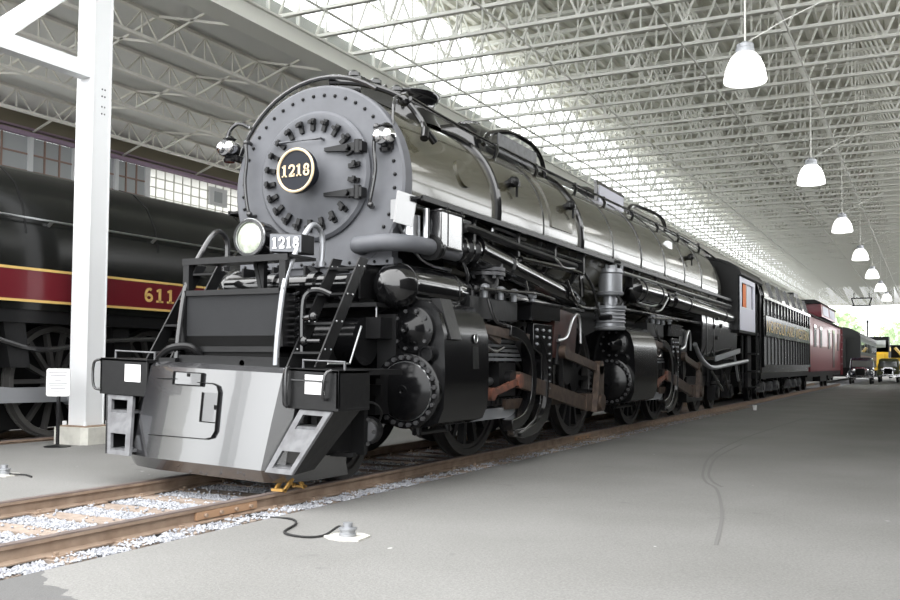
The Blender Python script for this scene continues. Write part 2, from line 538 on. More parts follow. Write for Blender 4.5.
# ---- wall beyond the far track
WX = -19.6
b = MB(); b.box(WX - 0.3, WX, -4, 62, -0.05, 2.0); b.box(WX - 0.3, WX, -4, 62, 4.95, 5.2); struct(b, 'wall_left', M['palegrid'])
b = MB(); b._add([(WX - 0.15, -4, 2.0), (WX - 0.15, 62, 2.0), (WX - 0.15, 62, 4.95), (WX - 0.15, -4, 4.95)], [(0, 1, 2, 3)]); struct(b, 'window_30', M['glassblock'])  # unseen translucent band added so sky light reaches the low roof
b = MB(); b.box(WX - 0.28, WX - 0.02, -4, 62, 6.62, 7.16); struct(b, 'wall_left_upper', M['brown'])
b = MB(); b.box(WX - 0.06, WX + 0.08, -4, 62, 6.56, 6.66); b.box(WX - 0.06, WX + 0.06, -4, 62, 6.72, 6.77); struct(b, 'trim_1', M['mauve'])
b = MB(); b.box(WX - 0.06, WX + 0.10, -4, 62, 5.18, 5.28); struct(b, 'trim_2', M['mauve'])
edges = [4.2, 6.5, 8.9, 11.3, 13.5, 15.85, 17.2, 18.6, 19.75]
for i in range(len(edges) - 1):
    y0, y1 = edges[i], edges[i + 1]
    w = MB(); w.box(WX - 0.10, WX - 0.07, y0 + 0.06, y1 - 0.06, 5.28, 6.56)
    o = struct(w, 'window_%d' % (i + 1), M['winglass'])
    f = MB()
    f.box(WX - 0.14, WX + 0.02, y0 - 0.06, y0 + 0.06, 5.24, 6.58)
    n = 3
    f.build('window_post', M['white'], o)
    g = MB()
    for k in range(1, n): g.box(WX - 0.09, WX - 0.04, y0 + (y1 - y0) * k / n - 0.02, y0 + (y1 - y0) * k / n + 0.02, 5.28, 6.56)
    for z in (5.72, 6.14): g.box(WX - 0.09, WX - 0.045, y0 + 0.06, y1 - 0.06, z - 0.02, z + 0.02)
    g.build('window_mullion', M['mullion'], o)
# pale gridded panel, with a small vent window in it
w = MB(); w._add([(WX - 0.06, 19.75, 5.24), (WX - 0.06, 62, 5.24), (WX - 0.06, 62, 6.58), (WX - 0.06, 19.75, 6.58)], [(0, 1, 2, 3)]); wb = struct(w, 'wall_left_panel', M['glassblock'])
g = MB()
y = 20.1
while y < 40:
    g.box(WX - 0.05, WX - 0.025, y - 0.012, y + 0.012, 5.24, 6.56); y += 0.36
for z in (5.5, 5.77, 6.04, 6.31): g.box(WX - 0.05, WX - 0.025, 19.9, 40, z - 0.012, z + 0.012)
g.build('window_grid', mat('pale_joint', (0.50, 0.49, 0.44), 0.9), wb)
g = MB(); g.box(WX - 0.10, WX - 0.02, 19.68, 19.86, 5.24, 6.58); g.build('window_post', M['white'], wb)
g = MB(); g.box(WX - 0.06, WX + 0.03, 22.3, 23.1, 5.9, 6.45); vw = g.build('vent_window', M['white'], wb)
g = MB(); g.box(WX + 0.03, WX + 0.045, 22.5, 22.85, 6.0, 6.33); g.build('vent_pane', M['winglass'], vw)

# ---- roof: low flat roof on the left, high ribbed roof on the right, a glazed step between them
ROOF0, ROOF1 = 8.0, 108.0
b = MB(); b.prism([(WX - 0.3, 7.13), (-10.9, 7.66), (-10.9, 7.8), (WX - 0.3, 7.27)], 'y', ROOF0, ROOF1)
struct(b, 'ceiling_left', M['leftroof'])
def ribbed(x0, x1, z):
    b = MB(); vs_ = []; x = x0; p = 0.30
    xs = []
    while x < x1:
        xs += [(x, z), (x + 0.10, z), (x + 0.14, z + 0.09), (x + 0.26, z + 0.09)]
        x += p
    low = xs
    up = [(a, z + 0.22) for a, _ in (xs[-1], xs[0])]
    n = len(low)
    for yy in (ROOF0, ROOF1):
        vs_ += [(a, yy, c) for a, c in low]
    fs_ = [(i, i + 1, n + i + 1, n + i) for i in range(n - 1)]
    b._add(vs_, fs_)
    b.box(x0, x1, ROOF0, ROOF1, z + 0.12, z + 0.25)
    return b
RIGHT = 5.4
struct(ribbed(-10.45, RIGHT, 9.40), 'ceiling_right', M['deck'])
# girder along the column line
b = MB(); b.box(-10.90, -10.40, ROOF0, ROOF1, 7.0, 7.05); b.box(-10.88, -10.42, ROOF0, ROOF1, 7.05, 7.30); b.box(-10.92, -10.36, ROOF0, ROOF1, 7.30, 7.34)
b.box(-10.90, -10.62, ROOF0, ROOF1, 7.34, 7.72)
struct(b, 'girder', M['roofwhite'])
b = MB(); b.box(RIGHT - 0.4, RIGHT, ROOF0, ROOF1, 6.9, 7.3); struct(b, 'girder_right', M['roofwhite'])
# glazed step: panes and their bars
b = MB(); b.box(-10.50, -10.485, ROOF0, ROOF1, 7.34, 9.42); gw = struct(b, 'window_20', M['skylight'])
b = MB()
y = ROOF0
while y <= ROOF1:
    b.box(-10.53, -10.46, y - 0.012, y + 0.012, 7.34, 9.42); y += 0.9
for z in (8.0, 8.7): b.box(-10.53, -10.46, ROOF0, ROOF1, z - 0.012, z + 0.012)
b.build('glazing_bar', M['roofwhite'], gw)

# unseen dark blocker added for an inferred train: shades the paving, darkens low reflections
b = MB(); b.box(1.7, 2.0, 2.0, 16.0, GZ, 6.0); b.box(1.7, 2.0, 16.0, 70.0, GZ, 4.0); b.box(1.7, 2.0, 70.0, 140.0, GZ, 5.0); struct(b, 'shade_blocker_right', mat('dark_blocker_paint', (0.03, 0.03, 0.03), 0.6))
# columns of the row by the far platform
def column(y, x=-10.57):
    c = MB()
    c.box(x - 0.165, x + 0.165, y - 0.165, y - 0.145, 0.20, 7.0)
    c.box(x - 0.165, x + 0.165, y + 0.145, y + 0.165, 0.20, 7.0)
    c.box(x - 0.155, x + 0.155, y - 0.145, y + 0.145, 0.20, 7.0)
    o = struct(c, 'column', M['white'])
    f = MB(); f.box(x - 0.23, x + 0.26, y - 0.25, y + 0.25, 0.185, 0.205); f.build('column_base_plate', M['railrust'], o)
    k = MB()
    for sx in (-1, 1):
        for sy in (-1, 1): k.cyl((x + sx * 0.20, y + sy * 0.20, 0.20), (x + sx * 0.20, y + sy * 0.20, 0.26), 0.03, n=8)
    k.build('column_bolt', M['white'], o)
    f = MB(); f.prism([(x - 0.25, y - 0.33), (x + 0.26, y - 0.33), (x + 0.33, y - 0.26), (x + 0.33, y + 0.33), (x - 0.25, y + 0.33)], 'z', -0.06, 0.185); f.build('column_footing', M['concrete'], o)
    if abs(y - 9.6) < 0.5:
        r = MB()
        for zz in (4.6, 4.7, 4.85, 4.95):
            for dx in (0.06, 0.11): r.ball((x + 0.155, y - 0.06 + dx, zz), 0.014, 6, 4)
        r.build('column_rivet', M['greypaint'], o)
    return o
column(9.58)
for k in range(1, 11): column(9.58 + 8.35 * k)
for k in range(1, 11): column(9.58 + 8.35 * k, RIGHT - 0.2)
b = MB(); b.box(-10.67, -10.47, 1.23, 9.41, 5.08, 5.30); struct(b, 'beam', M['white'])
b = MB(); b.bar((-10.57, 5.2, 2.72), (-10.57, 9.42, 6.60), 0.18, 0.22); struct(b, 'beam_brace', M['white'])
column(1.23)

# low-roof joists: run along the building
def joist_y(x, zb, zt, y0, y1, m):
    b = MB()
    for z in (zb, zt):
        b.box(x - 0.055, x + 0.055, y0, y1, z - 0.03, z + 0.03)
    y = y0; s = 0
    while y < y1 - 0.5:
        za, zc = (zb, zt) if s % 2 == 0 else (zt, zb)
        b.bar((x, y, za), (x, y + 0.42, zc), 0.03, 0.03)
        if s % 2 == 1: b.bar((x, y, zt), (x, y, zb), 0.025, 0.025)
        y += 0.42; s += 1
    return struct(b, 'roof_joist', m)
LJ = (-12.75, -14.45, -16.25, -18.2)
LZ = {-10.9: (7.06, 7.62), -12.75: (7.02, 7.52), -14.45: (6.96, 7.42), -16.25: (6.90, 7.31), -18.2: (6.72, 7.20), WX: (6.7, 7.12)}
for x in LJ: joist_y(x, LZ[x][0], LZ[x][1], ROOF0, 60, M['leftjoist'])
def bridging(y):
    b = MB()
    xs = (-10.9,) + LJ + (WX,)
    for a, c in zip(xs, xs[1:]):
        b.bar((a, y, LZ[a][0]), (c, y, LZ[c][1]), 0.045, 0.045)
        b.bar((a, y, LZ[a][1]), (c, y, LZ[c][0]), 0.045, 0.045)
    return struct(b, 'roof_bridging', M['leftjoist'])
for k in range(14): bridging(7.2 + 2.9 * k)

# high-roof joists: run across the building, all alike
def joist_x(y):
    b = MB()
    x0, x1, zb, zt = -10.5, RIGHT - 0.1, 7.38, 9.34
    b.box(x0, x1, y - 0.05, y + 0.05, zb - 0.03, zb + 0.03)
    b.box(x0, x1, y - 0.06, y + 0.06, zt - 0.04, zt + 0.04)
    x = x0; s = 0; st = 0.82
    while x < x1 - st * 0.5:
        za, zc = (zb, zt) if s % 2 == 0 else (zt, zb)
        b.bar((x, y, za), (x + st, y, zc), 0.04, 0.04)
        if s % 2 == 0: b.bar((x + st * 1.0, y + 0.02, zt), (x + st, y + 0.02, zb), 0.03, 0.03)
        x += st; s += 1
    return struct(b, 'roof_joist', M['roofwhite'])
j0 = joist_x(13.71 - 1.165 * 4)
for k in range(1, 85):
    j = j0.copy(); COL.objects.link(j)
    j.location = j0.location + Vector((0, 1.165 * k, 0))
for x in (-9.45, -6.9, -4.2, -2.25, 1.2, 3.6):
    b = MB(); b.cyl((x, ROOF0, 7.32), (x, ROOF1, 7.32), 0.018, n=6); b.cyl((x, ROOF0, 9.28), (x, ROOF1, 9.28), 0.018, n=6)
    struct(b, 'roof_bridging', M['roofwhite'])

# ================================================================== THE TRACK
def rail(x, y0, y1, zt, label, head=0.036, cut=None):
    root = thing('railway_rail', label, 'rail', (x, y0, zt - 0.125), 'rails of the tracks')
    p = [(-0.065, -0.125), (0.065, -0.125), (0.065, -0.115), (0.012, -0.103), (0.010, -0.042), (0.034, -0.033), (0.036, -0.010), (-0.036, -0.010), (-0.034, -0.033), (-0.010, -0.042), (-0.012, -0.103), (-0.065, -0.115)]
    b = MB(x, 0, zt); b.prism(p, 'y', y0, y1); b.build('rail_web', M['railrust'], root)
    b = MB(x, 0, zt); b.prism([(-0.036, -0.012), (0.036, -0.012), (0.034, -0.002), (0.026, 0.0), (-0.026, 0.0), (-0.034, -0.002)], 'y', y0, y1); b.build('rail_head', M['railtop'], root)
    return root
r1 = rail(RX[1], -3, 64, 0.0, 'rusty near rail of the main track, edged by pale spilled stone')
rail(RX[0], -3, 64, 0.0, 'rusty far rail of the main track, flush with the grey paving')
rail(-11.35, 2, 40, 0.0, 'rail under the black locomotive numbered 611')
# joint bars with bolts on the near rail
def joint_bar(y, label):
    root = thing('joint_bar', label, 'joint bar', (RX[1] + 0.03, y, -0.09), 'joint bars on the near rail')
    b = MB(); b.box(RX[1] + 0.012, RX[1] + 0.036, y - 0.36, y + 0.36, -0.098, -0.038); b.build('bar_plate', mat('tan_rust', (0.36, 0.22, 0.13), 0.8), root)
    for k in range(4):
        b = MB(); yy = y - 0.27 + 0.18 * k
        b.cyl((RX[1] + 0.036, yy, -0.068), (RX[1] + 0.060, yy, -0.068), 0.016, n=8)
        b.build('bolt', M['railrust'], root)
joint_bar(5.95, 'rusty bolted joint bar on the near rail, in front of the locomotive')
joint_bar(14.6, 'rusty bolted joint bar on the near rail, beside the driving wheels')
# ties
tie_root = None
ys = []
y = 2.6
k = 0
while y < 30:
    b = MB()
    b.box(-6.98 + 0.4, -4.71, y - 0.11, y + 0.11, -0.29, -0.1265)
    if tie_root is None:
        tie_root = b.build('railway_tie', M['tie'])
        tag(tie_root, 'weathered wooden railway tie bedded in the stone under the main track', 'railway tie', 'ties under the main track')
        tie0 = tie_root.location.copy()
    else:
        o = tie_root.copy(); COL.objects.link(o)
        o.location = tie0 + Vector((random.uniform(-.02, .0), y - 2.6, random.uniform(-.006, .004)))
    ys.append(y)
    y += 0.56; k += 1
# tie plates with spikes
tp0 = None
for y in ys[:26]:
    for x in RX:
        if tp0 is None:
            b = MB(); b.box(x - 0.12, x + 0.12, y - 0.09, y + 0.09, -0.1265, -0.1145)
            for sx in (-1, 1):
                b.box(x + sx * 0.09 - 0.012, x + sx * 0.09 + 0.012, y - 0.05, y - 0.02, -0.1145, -0.095)
            tp0 = b.build('tie_plate', M['railrust'])
            tag(tp0, 'rusty steel tie plate with spike heads under a rail of the main track', 'tie plate', 'tie plates under the main track')
            tp_base = tp0.location - Vector((x, y, 0))
        else:
            o = tp0.copy(); COL.objects.link(o); o.location = tp_base + Vector((x, y, 0))
# loose stone
def stones(n, y0, y1, name, label):
    b = MB()
    for _ in range(n):
        y = y0 + (y1 - y0) * random.random()
        x = random.uniform(-6.42, -4.70)
        ph = ((y - 2.6) / 0.56) % 1.0
        on_tie = (ph < 0.25 or ph > 0.75)
        if on_tie and random.random() < (0.97 if x < -4.98 else 0.7): continue
        if abs(x - RX[1]) < 0.075 or abs(x - RX[0]) < 0.075: continue
        r = random.uniform(0.009, 0.018)
        z = (-0.120 if on_tie else -0.150 + 0.022 * random.random())
        q = [random.uniform(0.7, 1.3) for _ in range(6)]
        a = random.uniform(0, PI)
        ca, sa = math.cos(a) * r, math.sin(a) * r
        vs_ = [(x + ca * q[0], y + sa * q[0], z), (x - sa * q[1], y + ca * q[1], z + r * .2), (x - ca * q[2], y - sa * q[2], z), (x + sa * q[3], y - ca * q[3], z - r * .2), (x + r * .2, y, z + r * .8 * q[4]), (x, y, z - r * .8 * q[5])]
        b._add(vs_, [(0, 1, 4), (1, 2, 4), (2, 3, 4), (3, 0, 4), (1, 0, 5), (2, 1, 5), (3, 2, 5), (0, 3, 5)])
    o = b.build(name, M['stone'], sharp=20)
    tag(o, label, 'gravel', kind='stuff')
stones(42000, 2.6, 9.0, 'ballast_gravel', 'pale crushed stone between the ties in front of the locomotive')
stones(16000, 9.0, 24.0, 'ballast_gravel', 'grey crushed stone along the rail beside the driving wheels')

# ================================================================== THE BLACK LOCOMOTIVE
YF = 8.24              # smokebox front
CZ = 2.97              # boiler centre height
LO = thing('steam_locomotive', 'huge black articulated steam locomotive with round grey smokebox front numbered 1218', 'steam locomotive', (TX, YF, 0))
def U(tilt=0.0): 
    m = MB(TX); m.tilt = tilt
    return m
def part(m, name, material, parent=None, **k): return m.build(name, material, parent or LO, **k)

# ---- boiler
m = U(); m.lathe((0, YF, CZ), (0, 1, 0), [(0.10, 1.05), (2.25, 1.07), (2.3, 1.07)], 64, cap=False); part(m, 'smokebox', M['jacket'])
courses = [(10.5, 12.0, 1.09, 1.10), (12.0, 13.5, 1.105, 1.125), (13.5, 15.0, 1.13, 1.155), (15.0, 16.6, 1.16, 1.185), (16.6, 18.2, 1.19, 1.21), (18.2, 19.8, 1.21, 1.225), (19.8, 21.4, 1.225, 1.235), (21.4, 23.4, 1.235, 1.20)]
for y0, y1, ra, rb in courses:
    m = U(); L = y1 - y0
    m.lathe((0, y0, CZ), (0, 1, 0), [(0.0, ra - 0.03), (0.004, ra), (L - 0.012, rb), (L - 0.008, rb - 0.03)], 64, cap=False)
    part(m, 'boiler_jacket_sheet', M['jacket'])
m = U(); m.lathe((0, 23.4, CZ), (0, 1, 0), [(0, 1.20), (0.8, 1.12), (1.3, 0.95), (1.55, 0.6), (1.6, 0)], 56, cap=False); part(m, 'boiler_rear_cover', M['jacket'])
for y, r, w in ((10.5, 1.075, 0.05), (13.48, 1.12, 0.05)):
    m = U(); m.ring((0, y, CZ), (0, 1, 0), r + 0.01, w, 64, 10); part(m, 'boiler_band', M['gloss'])
for y, r in ((12.0, 1.10), (15.0, 1.156), (16.6, 1.192), (18.2, 1.212), (19.8, 1.228), (21.4, 1.238)):
    m = U(); m.ring((0, y, CZ), (0, 1, 0), r, 0.012, 64, 6); part(m, 'boiler_seam_strap', M['gloss'])

# ---- smokebox front
m = U()
m.lathe((0, YF - 0.03, CZ), (0, 1, 0), [(0.16, 1.075), (0.02, 1.075), (0.0, 1.05), (0.0, 0.0)], 72, cap=False)
sheet = [(-0.93, 2.16), (0.93, 2.16), (0.93, 2.42)] + [(1.035 * math.sin(math.radians(a)), CZ - 1.035 * math.cos(math.radians(a))) for a in (58, 40, 20, 0, -20, -40, -58)] + [(-0.93, 2.42)]
m.prism([(-0.93, 2.16), (0.93, 2.16), (0.95, 2.75), (-0.95, 2.75)], 'y', YF - 0.025, YF + 0.10)
m.box(-0.97, 0.97, YF - 0.06, YF + 0.12, 2.10, 2.17)
m.slot = 1
for k in range(44):
    a = 2 * PI * k / 44 + 0.05
    z = CZ + 0.965 * math.sin(a); u = 0.965 * math.cos(a)
    if z > 2.4: m.ball((u, YF - 0.032, z), 0.021, 7, 4)
for k in range(13):
    m.ball((-0.9 + 0.15 * k, YF - 0.065, 2.135), 0.018, 6, 4)
part(m, 'smokebox_front', [M['graphite'], M['satin']])
DZ = CZ + 0.10
m = U()
m.lathe((0, YF - 0.03, DZ), (0, -1, 0), [(0.0, 0.69), (0.035, 0.69), (0.065, 0.66), (0.07, 0.60), (0.055, 0.57), (0.06, 0.50), (0.10, 0.42), (0.135, 0.25), (0.14, 0.0)], 64, cap=False)
door = part(m, 'smokebox_door', M['graphite'])
for k in range(22):
    a = 2 * PI * k / 22 + 0.12
    ca, sa = math.cos(a), math.sin(a)
    m = U()
    m.bar((0.47 * ca, YF - 0.12, DZ + 0.47 * sa), (0.60 * ca, YF - 0.12, DZ + 0.60 * sa), 0.045, 0.035, (0, 1, 0))
    m.cyl((0.555 * ca, YF - 0.09, DZ + 0.555 * sa), (0.555 * ca, YF - 0.185, DZ + 0.555 * sa), 0.022, n=8)
    m.bar((0.555 * ca - 0.035 * sa, YF - 0.16, DZ + 0.555 * sa + 0.035 * ca), (0.555 * ca + 0.035 * sa, YF - 0.16, DZ + 0.555 * sa - 0.035 * ca), 0.03, 0.03, (0, 1, 0))
    m.build('door_clamp', M['satin'], door)
for dz in (0.24, -0.23):
    m = U(); z = DZ + dz
    m.hexa([(0.20, YF - 0.185, z - 0.018), (0.66, YF - 0.185, z - 0.05), (0.20, YF - 0.13, z - 0.018), (0.66, YF - 0.08, z - 0.05), (0.20, YF - 0.185, z + 0.018), (0.66, YF - 0.185, z + 0.05), (0.20, YF - 0.13, z + 0.018), (0.66, YF - 0.08, z + 0.05)])
    m.cyl((0.60, YF - 0.16, z - 0.07), (0.60, YF - 0.16, z + 0.07), 0.04, n=12)
    m.cyl((0.48, YF - 0.18, z), (0.48, YF - 0.22, z), 0.03, n=8)
    m.build('door_hinge', M['satin'], door)
m = U(); z = DZ + 0.36
m.tube([(-0.36, YF - 0.10, z), (-0.36, YF - 0.19, z), (0.16, YF - 0.19, z), (0.16, YF - 0.10, z)], 0.016); m.build('door_handle', M['graphite'], door)
PY = YF - 0.40
m = U(); m.cyl((0, YF - 0.16, DZ), (0, PY + 0.02, DZ), 0.13, n=24); m.cyl((0, PY + 0.06, DZ), (0, PY + 0.005, DZ), 0.232, n=48); pl = part(m, 'number_plate', M['plate'])
m = U(); m.ring((0, PY, DZ), (0, 1, 0), 0.218, 0.015, 56, 8); m.build('plate_rim', M['palegold'], pl)
m = U()
for i, ch in enumerate('1218'):
    numeral(m, ch, -0.178 + 0.091 * i, DZ - 0.062, 0.125, 0.080, (0, PY + 0.004, 0), (1, 0, 0), (0, 0, 1), (0, -1, 0), 0.008)
m.build('plate_numerals', M['palegold'], pl)
m = U()
for s in (-1, 1):
    m = U()
    x = 0.87 * s if s < 0 else 0.79
    m.tube([(x, YF - 0.03, 3.50), (x, YF - 0.12, 3.50), (x - 0.02 * s, YF - 0.13, 3.30), (x - 0.0 * s, YF - 0.13, 3.05), (x - 0.06 * s, YF - 0.13, 2.72), (x - 0.08 * s, YF - 0.03, 2.70)], 0.02, smooth=5)
    m.ball((x, YF - 0.12, 3.50), 0.035); m.ball((x - 0.06 * s, YF - 0.12, 2.71), 0.035)
    part(m, 'face_handrail', M['pipe'])
# marker lamps
for s, x, z in ((-1, -1.15, 3.47), (1, 0.87, 3.40)):
    m = U(); y = YF - 0.06
    m.lathe((x, y + 0.10, z), (0, -1, 0), [(0, 0.05), (0.02, 0.09), (0.16, 0.10), (0.20, 0.085)], 20)
    m.lathe((x, y, z), (0, 0, 1), [(-0.15, 0.06), (-0.12, 0.07), (-0.08, 0.05), (0.08, 0.05), (0.11, 0.075), (0.14, 0.04)], 14)
    m.bar((x, y, z - 0.08), (x + 0.10 if s < 0 else x + 0.1, y + 0.12, z - 0.12), 0.08, 0.06)
    lm = part(m, 'marker_lamp', M['gloss'])
    for d in ((-0.55, -0.83, 0), (0.75, -0.66, 0)):
        q = U(); dv = Vector(d).normalized()
        q.lathe((x, y, z), d, [(0.05, 0.068), (0.11, 0.072), (0.135, 0.05), (0.15, 0.0)], 18, cap=False); q.build('lamp_lens', M['chrome'], lm)
m = U(); m.tube([(-1.22, YF - 0.03, 3.50), (-1.18, YF - 0.03, 3.68), (-1.08, YF, 3.76), (-0.97, YF + 0.05, 3.72)], 0.022, smooth=5); part(m, 'lamp_conduit', M['pipe'])
# pipe arched over the smokebox front, and the fitting at its end
m = U(); pts = [(1.19 * math.cos(math.radians(a)), YF + 0.08 + 0.0 * a, CZ + 1.19 * math.sin(math.radians(a))) for a in range(158, 50, -6)]
m.tube(pts, 0.026)
part(m, 'arched_pipe', M['pipe'])
m = U(); m.tube([(0.05, YF + 0.12, CZ + 1.15), (0.42, YF + 0.25, CZ + 1.11), (0.75, YF + 0.45, CZ + 0.98), (0.93, YF + 0.55, CZ + 0.75), (1.02, YF + 0.5, CZ + 0.58)], 0.034, smooth=6); m.ball((0.78, YF + 0.46, CZ + 0.95), 0.07)
m.cyl((1.02, YF + 0.5, CZ + 0.62), (1.05, YF + 0.42, CZ + 0.50), 0.045); m.cyl((1.02, YF + 0.5, CZ + 0.62), (1.07, YF + 0.62, CZ + 0.50), 0.04)
part(m, 'branch_pipe', M['gloss'])
m = U(); m.tube([(0.78, YF + 0.46, CZ + 0.95), (0.80, YF + 0.25, CZ + 0.93), (0.86, YF + 0.1, CZ + 0.80), (0.90, YF + 0.02, CZ + 0.55)], 0.016, smooth=6); part(m, 'lamp_cable', M['pipe'])
# fittings on top of the smokebox
m = U()
m.box(0.0, 0.30, YF + 0.35, YF + 1.1, 4.02, 4.22)
for x, y in ((0.05, 0.6), (0.12, 0.95), (0.2, 1.3)):
    m.lathe((x, YF + y, 4.18), (0, 0, 1), [(0, 0.08), (0.05, 0.08), (0.06, 0.05), (0.12, 0.05), (0.13, 0.07), (0.17, 0.07), (0.2, 0.03)], 12)
    m.cyl((x - 0.14, YF + y, 4.26), (x + 0.14, YF + y, 4.26), 0.03, n=8)
part(m, 'smokebox_valve', M['gloss'])
# chimney
m = U(); cy = 10.12
prof = [(0.0, 0.44), (0.10, 0.38), (0.20, 0.34), (0.28, 0.35), (0.34, 0.39), (0.385, 0.42), (0.41, 0.42), (0.415, 0.38), (0.28, 0.31)]
m.lathe((0, cy, 4.00), (0, 0, 1), prof, 40, cap=False); m.lathe((0, cy + 0.05, 4.02), (0, 0, 1), [(0.25, 0.32), (0.251, 0.0)], 30, cap=False)
part(m, 'chimney', M['gloss'])
# sand box / dome casings along the boiler top
def casing(y0, y1, hw, z1, name, material=M['gloss']):
    m = U()
    vs_ = []; n = 9
    ys_ = [y0, y0 + 0.06, y0 + 0.35, (y0 + y1) / 2, y1 - 0.35, y1 - 0.06, y1]
    hs = [0.55, 0.80, 0.97, 1.0, 0.97, 0.80, 0.55]
    for y, h in zip(ys_, hs):
        zz = 4.0 + (z1 - 4.0) * h
        for k in range(n):
            t = -1 + 2 * k / (n - 1)
            vs_.append((hw * t, y, 3.75 + (zz - 3.75) * (1 - abs(t) ** 5)))
    fs_ = [(i * n + k, i * n + k + 1, (i + 1) * n + k + 1, (i + 1) * n + k) for i in range(len(ys_) - 1) for k in range(n - 1)]
    fs_ += [tuple(range(n)), tuple((len(ys_) - 1) * n + k for k in range(n))]
    m._add(vs_, fs_)
    return part(m, name, material)
d = casing(11.2, 13.3, 0.58, 4.42, 'sand_box')
for y in (11.8, 12.6):
    m = U(); m.lathe((0.05, y, 4.38), (0, 0, 1), [(0, 0.16), (0.08, 0.16), (0.09, 0.12)], 20); m.build('sand_box_lid', M['gloss'], d)
m = U(); m.tube([(0.58, 11.15, 3.98), (0.56, 11.35, 4.16), (0.56, 12.0, 4.33), (0.56, 12.8, 4.35), (0.56, 13.25, 4.22), (0.58, 13.38, 3.95)], 0.035, smooth=4); m.build('sand_box_rail', M['gloss'], d)
m = U(); m.box(0.575, 0.592, 11.6, 13.0, 3.98, 4.24); m.build('sand_box_sheen_plate', M['greypaint'], d)  # grey plate added: a white reflected band put into its colour
d = casing(16.0, 17.8, 0.52, 4.36, 'steam_dome', M['satin'])
for y in (16.1, 17.0, 17.7):
    m = U(); m.bar((0.5, y, 3.95), (0.5, y, 4.36), 0.05, 0.05); m.build('dome_post', M['gloss'], d)
m = U(); m.bar((0.5, 16.05, 4.36), (0.5, 17.75, 4.36), 0.05, 0.05); m.bar((0.5, 17.0, 4.36), (0.52, 17.5, 3.98), 0.04, 0.04); m.build('dome_frame', M['gloss'], d)
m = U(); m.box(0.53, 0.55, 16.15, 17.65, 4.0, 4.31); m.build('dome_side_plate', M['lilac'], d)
d = casing(18.1, 20.9, 0.50, 4.36, 'rear_sand_box')
m = U(); m.tube([(0.52, 18.0, 4.02), (0.52, 18.4, 4.28), (0.52, 20.5, 4.36), (0.52, 21.0, 4.12)], 0.04, smooth=4); m.build('sand_box_rail', M['gloss'], d)
# cluster of turret valves before the cab
m = U()
for i in range(9):
    x = 0.15 + 0.09 * (i % 4); y = 22.6 + 0.28 * i; z = 4.02 - 0.05 * i
    m.lathe((x, y, z - 0.15), (0, 0, 1), [(0, 0.10), (0.2, 0.10), (0.22, 0.06), (0.38, 0.06), (0.4, 0.11), (0.46, 0.11), (0.5, 0.04)], 12)
    m.cyl((x - 0.2, y, z + 0.12), (x + 0.3, y + 0.1, z + 0.05), 0.04, n=8)
m.tube([(0.5, 22.4, 4.0), (0.62, 23.2, 3.95), (0.60, 24.2, 3.75), (0.62, 24.9, 3.6)], 0.06, smooth=4)
part(m, 'turret_valve', M['satin'])
# hand rail along the boiler with its stanchions
m = U(); hp = [(0.86, YF + 0.45, 3.93), (0.74, 10.3, 3.96), (0.74, 12.5, 3.96), (0.78, 15.0, 3.96), (0.85, 18.0, 3.96), (0.90, 22.0, 3.93), (0.90, 24.6, 3.84)]
m.tube(hp, 0.024, smooth=4); hr = part(m, 'boiler_handrail', M['gloss'])
for y, x in ((11.2, .74), (12.6, .74), (14.2, .765), (15.6, .795), (17.2, .83), (18.9, .862), (20.6, .88), (22.6, .90)):
    m = U(); m.tube([(x, y, 3.955), (x + 0.05, y - 0.08, 3.86), (x + 0.03, y - 0.17, 3.70)], 0.028); m.ball((x, y, 3.955), 0.04)
    m.build('handrail_stanchion', M['gloss'], hr)
# small jacket fittings: inspection cover, check valves, panel, plugs
m = U(); a = math.radians(17); m.cyl((1.055 * math.cos(a), 9.65, CZ + 1.055 * math.sin(a)), (1.08 * math.cos(a), 9.65, CZ + 1.08 * math.sin(a)), 0.17, n=28); part(m, 'inspection_cover', M['jacket'])
for y, ang, r in ((10.95, 22, 1.09), (13.0, 22, 1.12), (20.2, 19, 1.235)):
    a = math.radians(ang); c = (r * math.cos(a), y, CZ + r * math.sin(a)); m = U()
    m.cyl((c[0] - 0.05, y, c[2]), (c[0] + 0.11, y, c[2] + 0.02), 0.05, n=10); m.bar((c[0] + 0.09, y - 0.13, c[2] + 0.02), (c[0] + 0.09, y + 0.16, c[2] + 0.02), 0.05, 0.06); m.ball((c[0] + 0.09, y, c[2] + 0.03), 0.075)
    m.cyl((c[0] + 0.09, y + 0.1, c[2] + 0.05), (c[0] + 0.09, y + 0.1, c[2] - 0.15), 0.018, n=6)
    part(m, 'check_valve', M['satin'])
m = U(); n = 7
for y0, y1, a0, a1 in ((12.25, 13.1, 2, 52),):
    pts = [(math.radians(a0 + (a1 - a0) * i / n)) for i in range(n + 1)]
    vs_ = [(1.128 * math.cos(a), y, CZ + 1.128 * math.sin(a)) for y in (y0, y1) for a in pts] + [(1.09 * math.cos(a), y, CZ + 1.09 * math.sin(a)) for y in (y0, y1) for a in pts]
    k = n + 1
    fs_ = [(i, i + 1, k + i + 1, k + i) for i in range(n)] + [(i, i + 1, 2 * k + i + 1, 2 * k + i) for i in range(n)] + [(k + i, k + i + 1, 3 * k + i + 1, 3 * k + i) for i in range(n)]
    fs_ += [(0, k, 3 * k, 2 * k), (n, k + n, 3 * k + n, 2 * k + n)]
    m._add(vs_, fs_)
part(m, 'jacket_panel', M['jacket'])
m = U(); a = math.radians(27); m.box(1.20 * math.cos(a) - 0.02, 1.20 * math.cos(a) + 0.05, 18.85, 19.15, CZ + 1.2 * math.sin(a) - 0.14, CZ + 1.2 * math.sin(a) + 0.08); part(m, 'builder_plate', M['steel'])

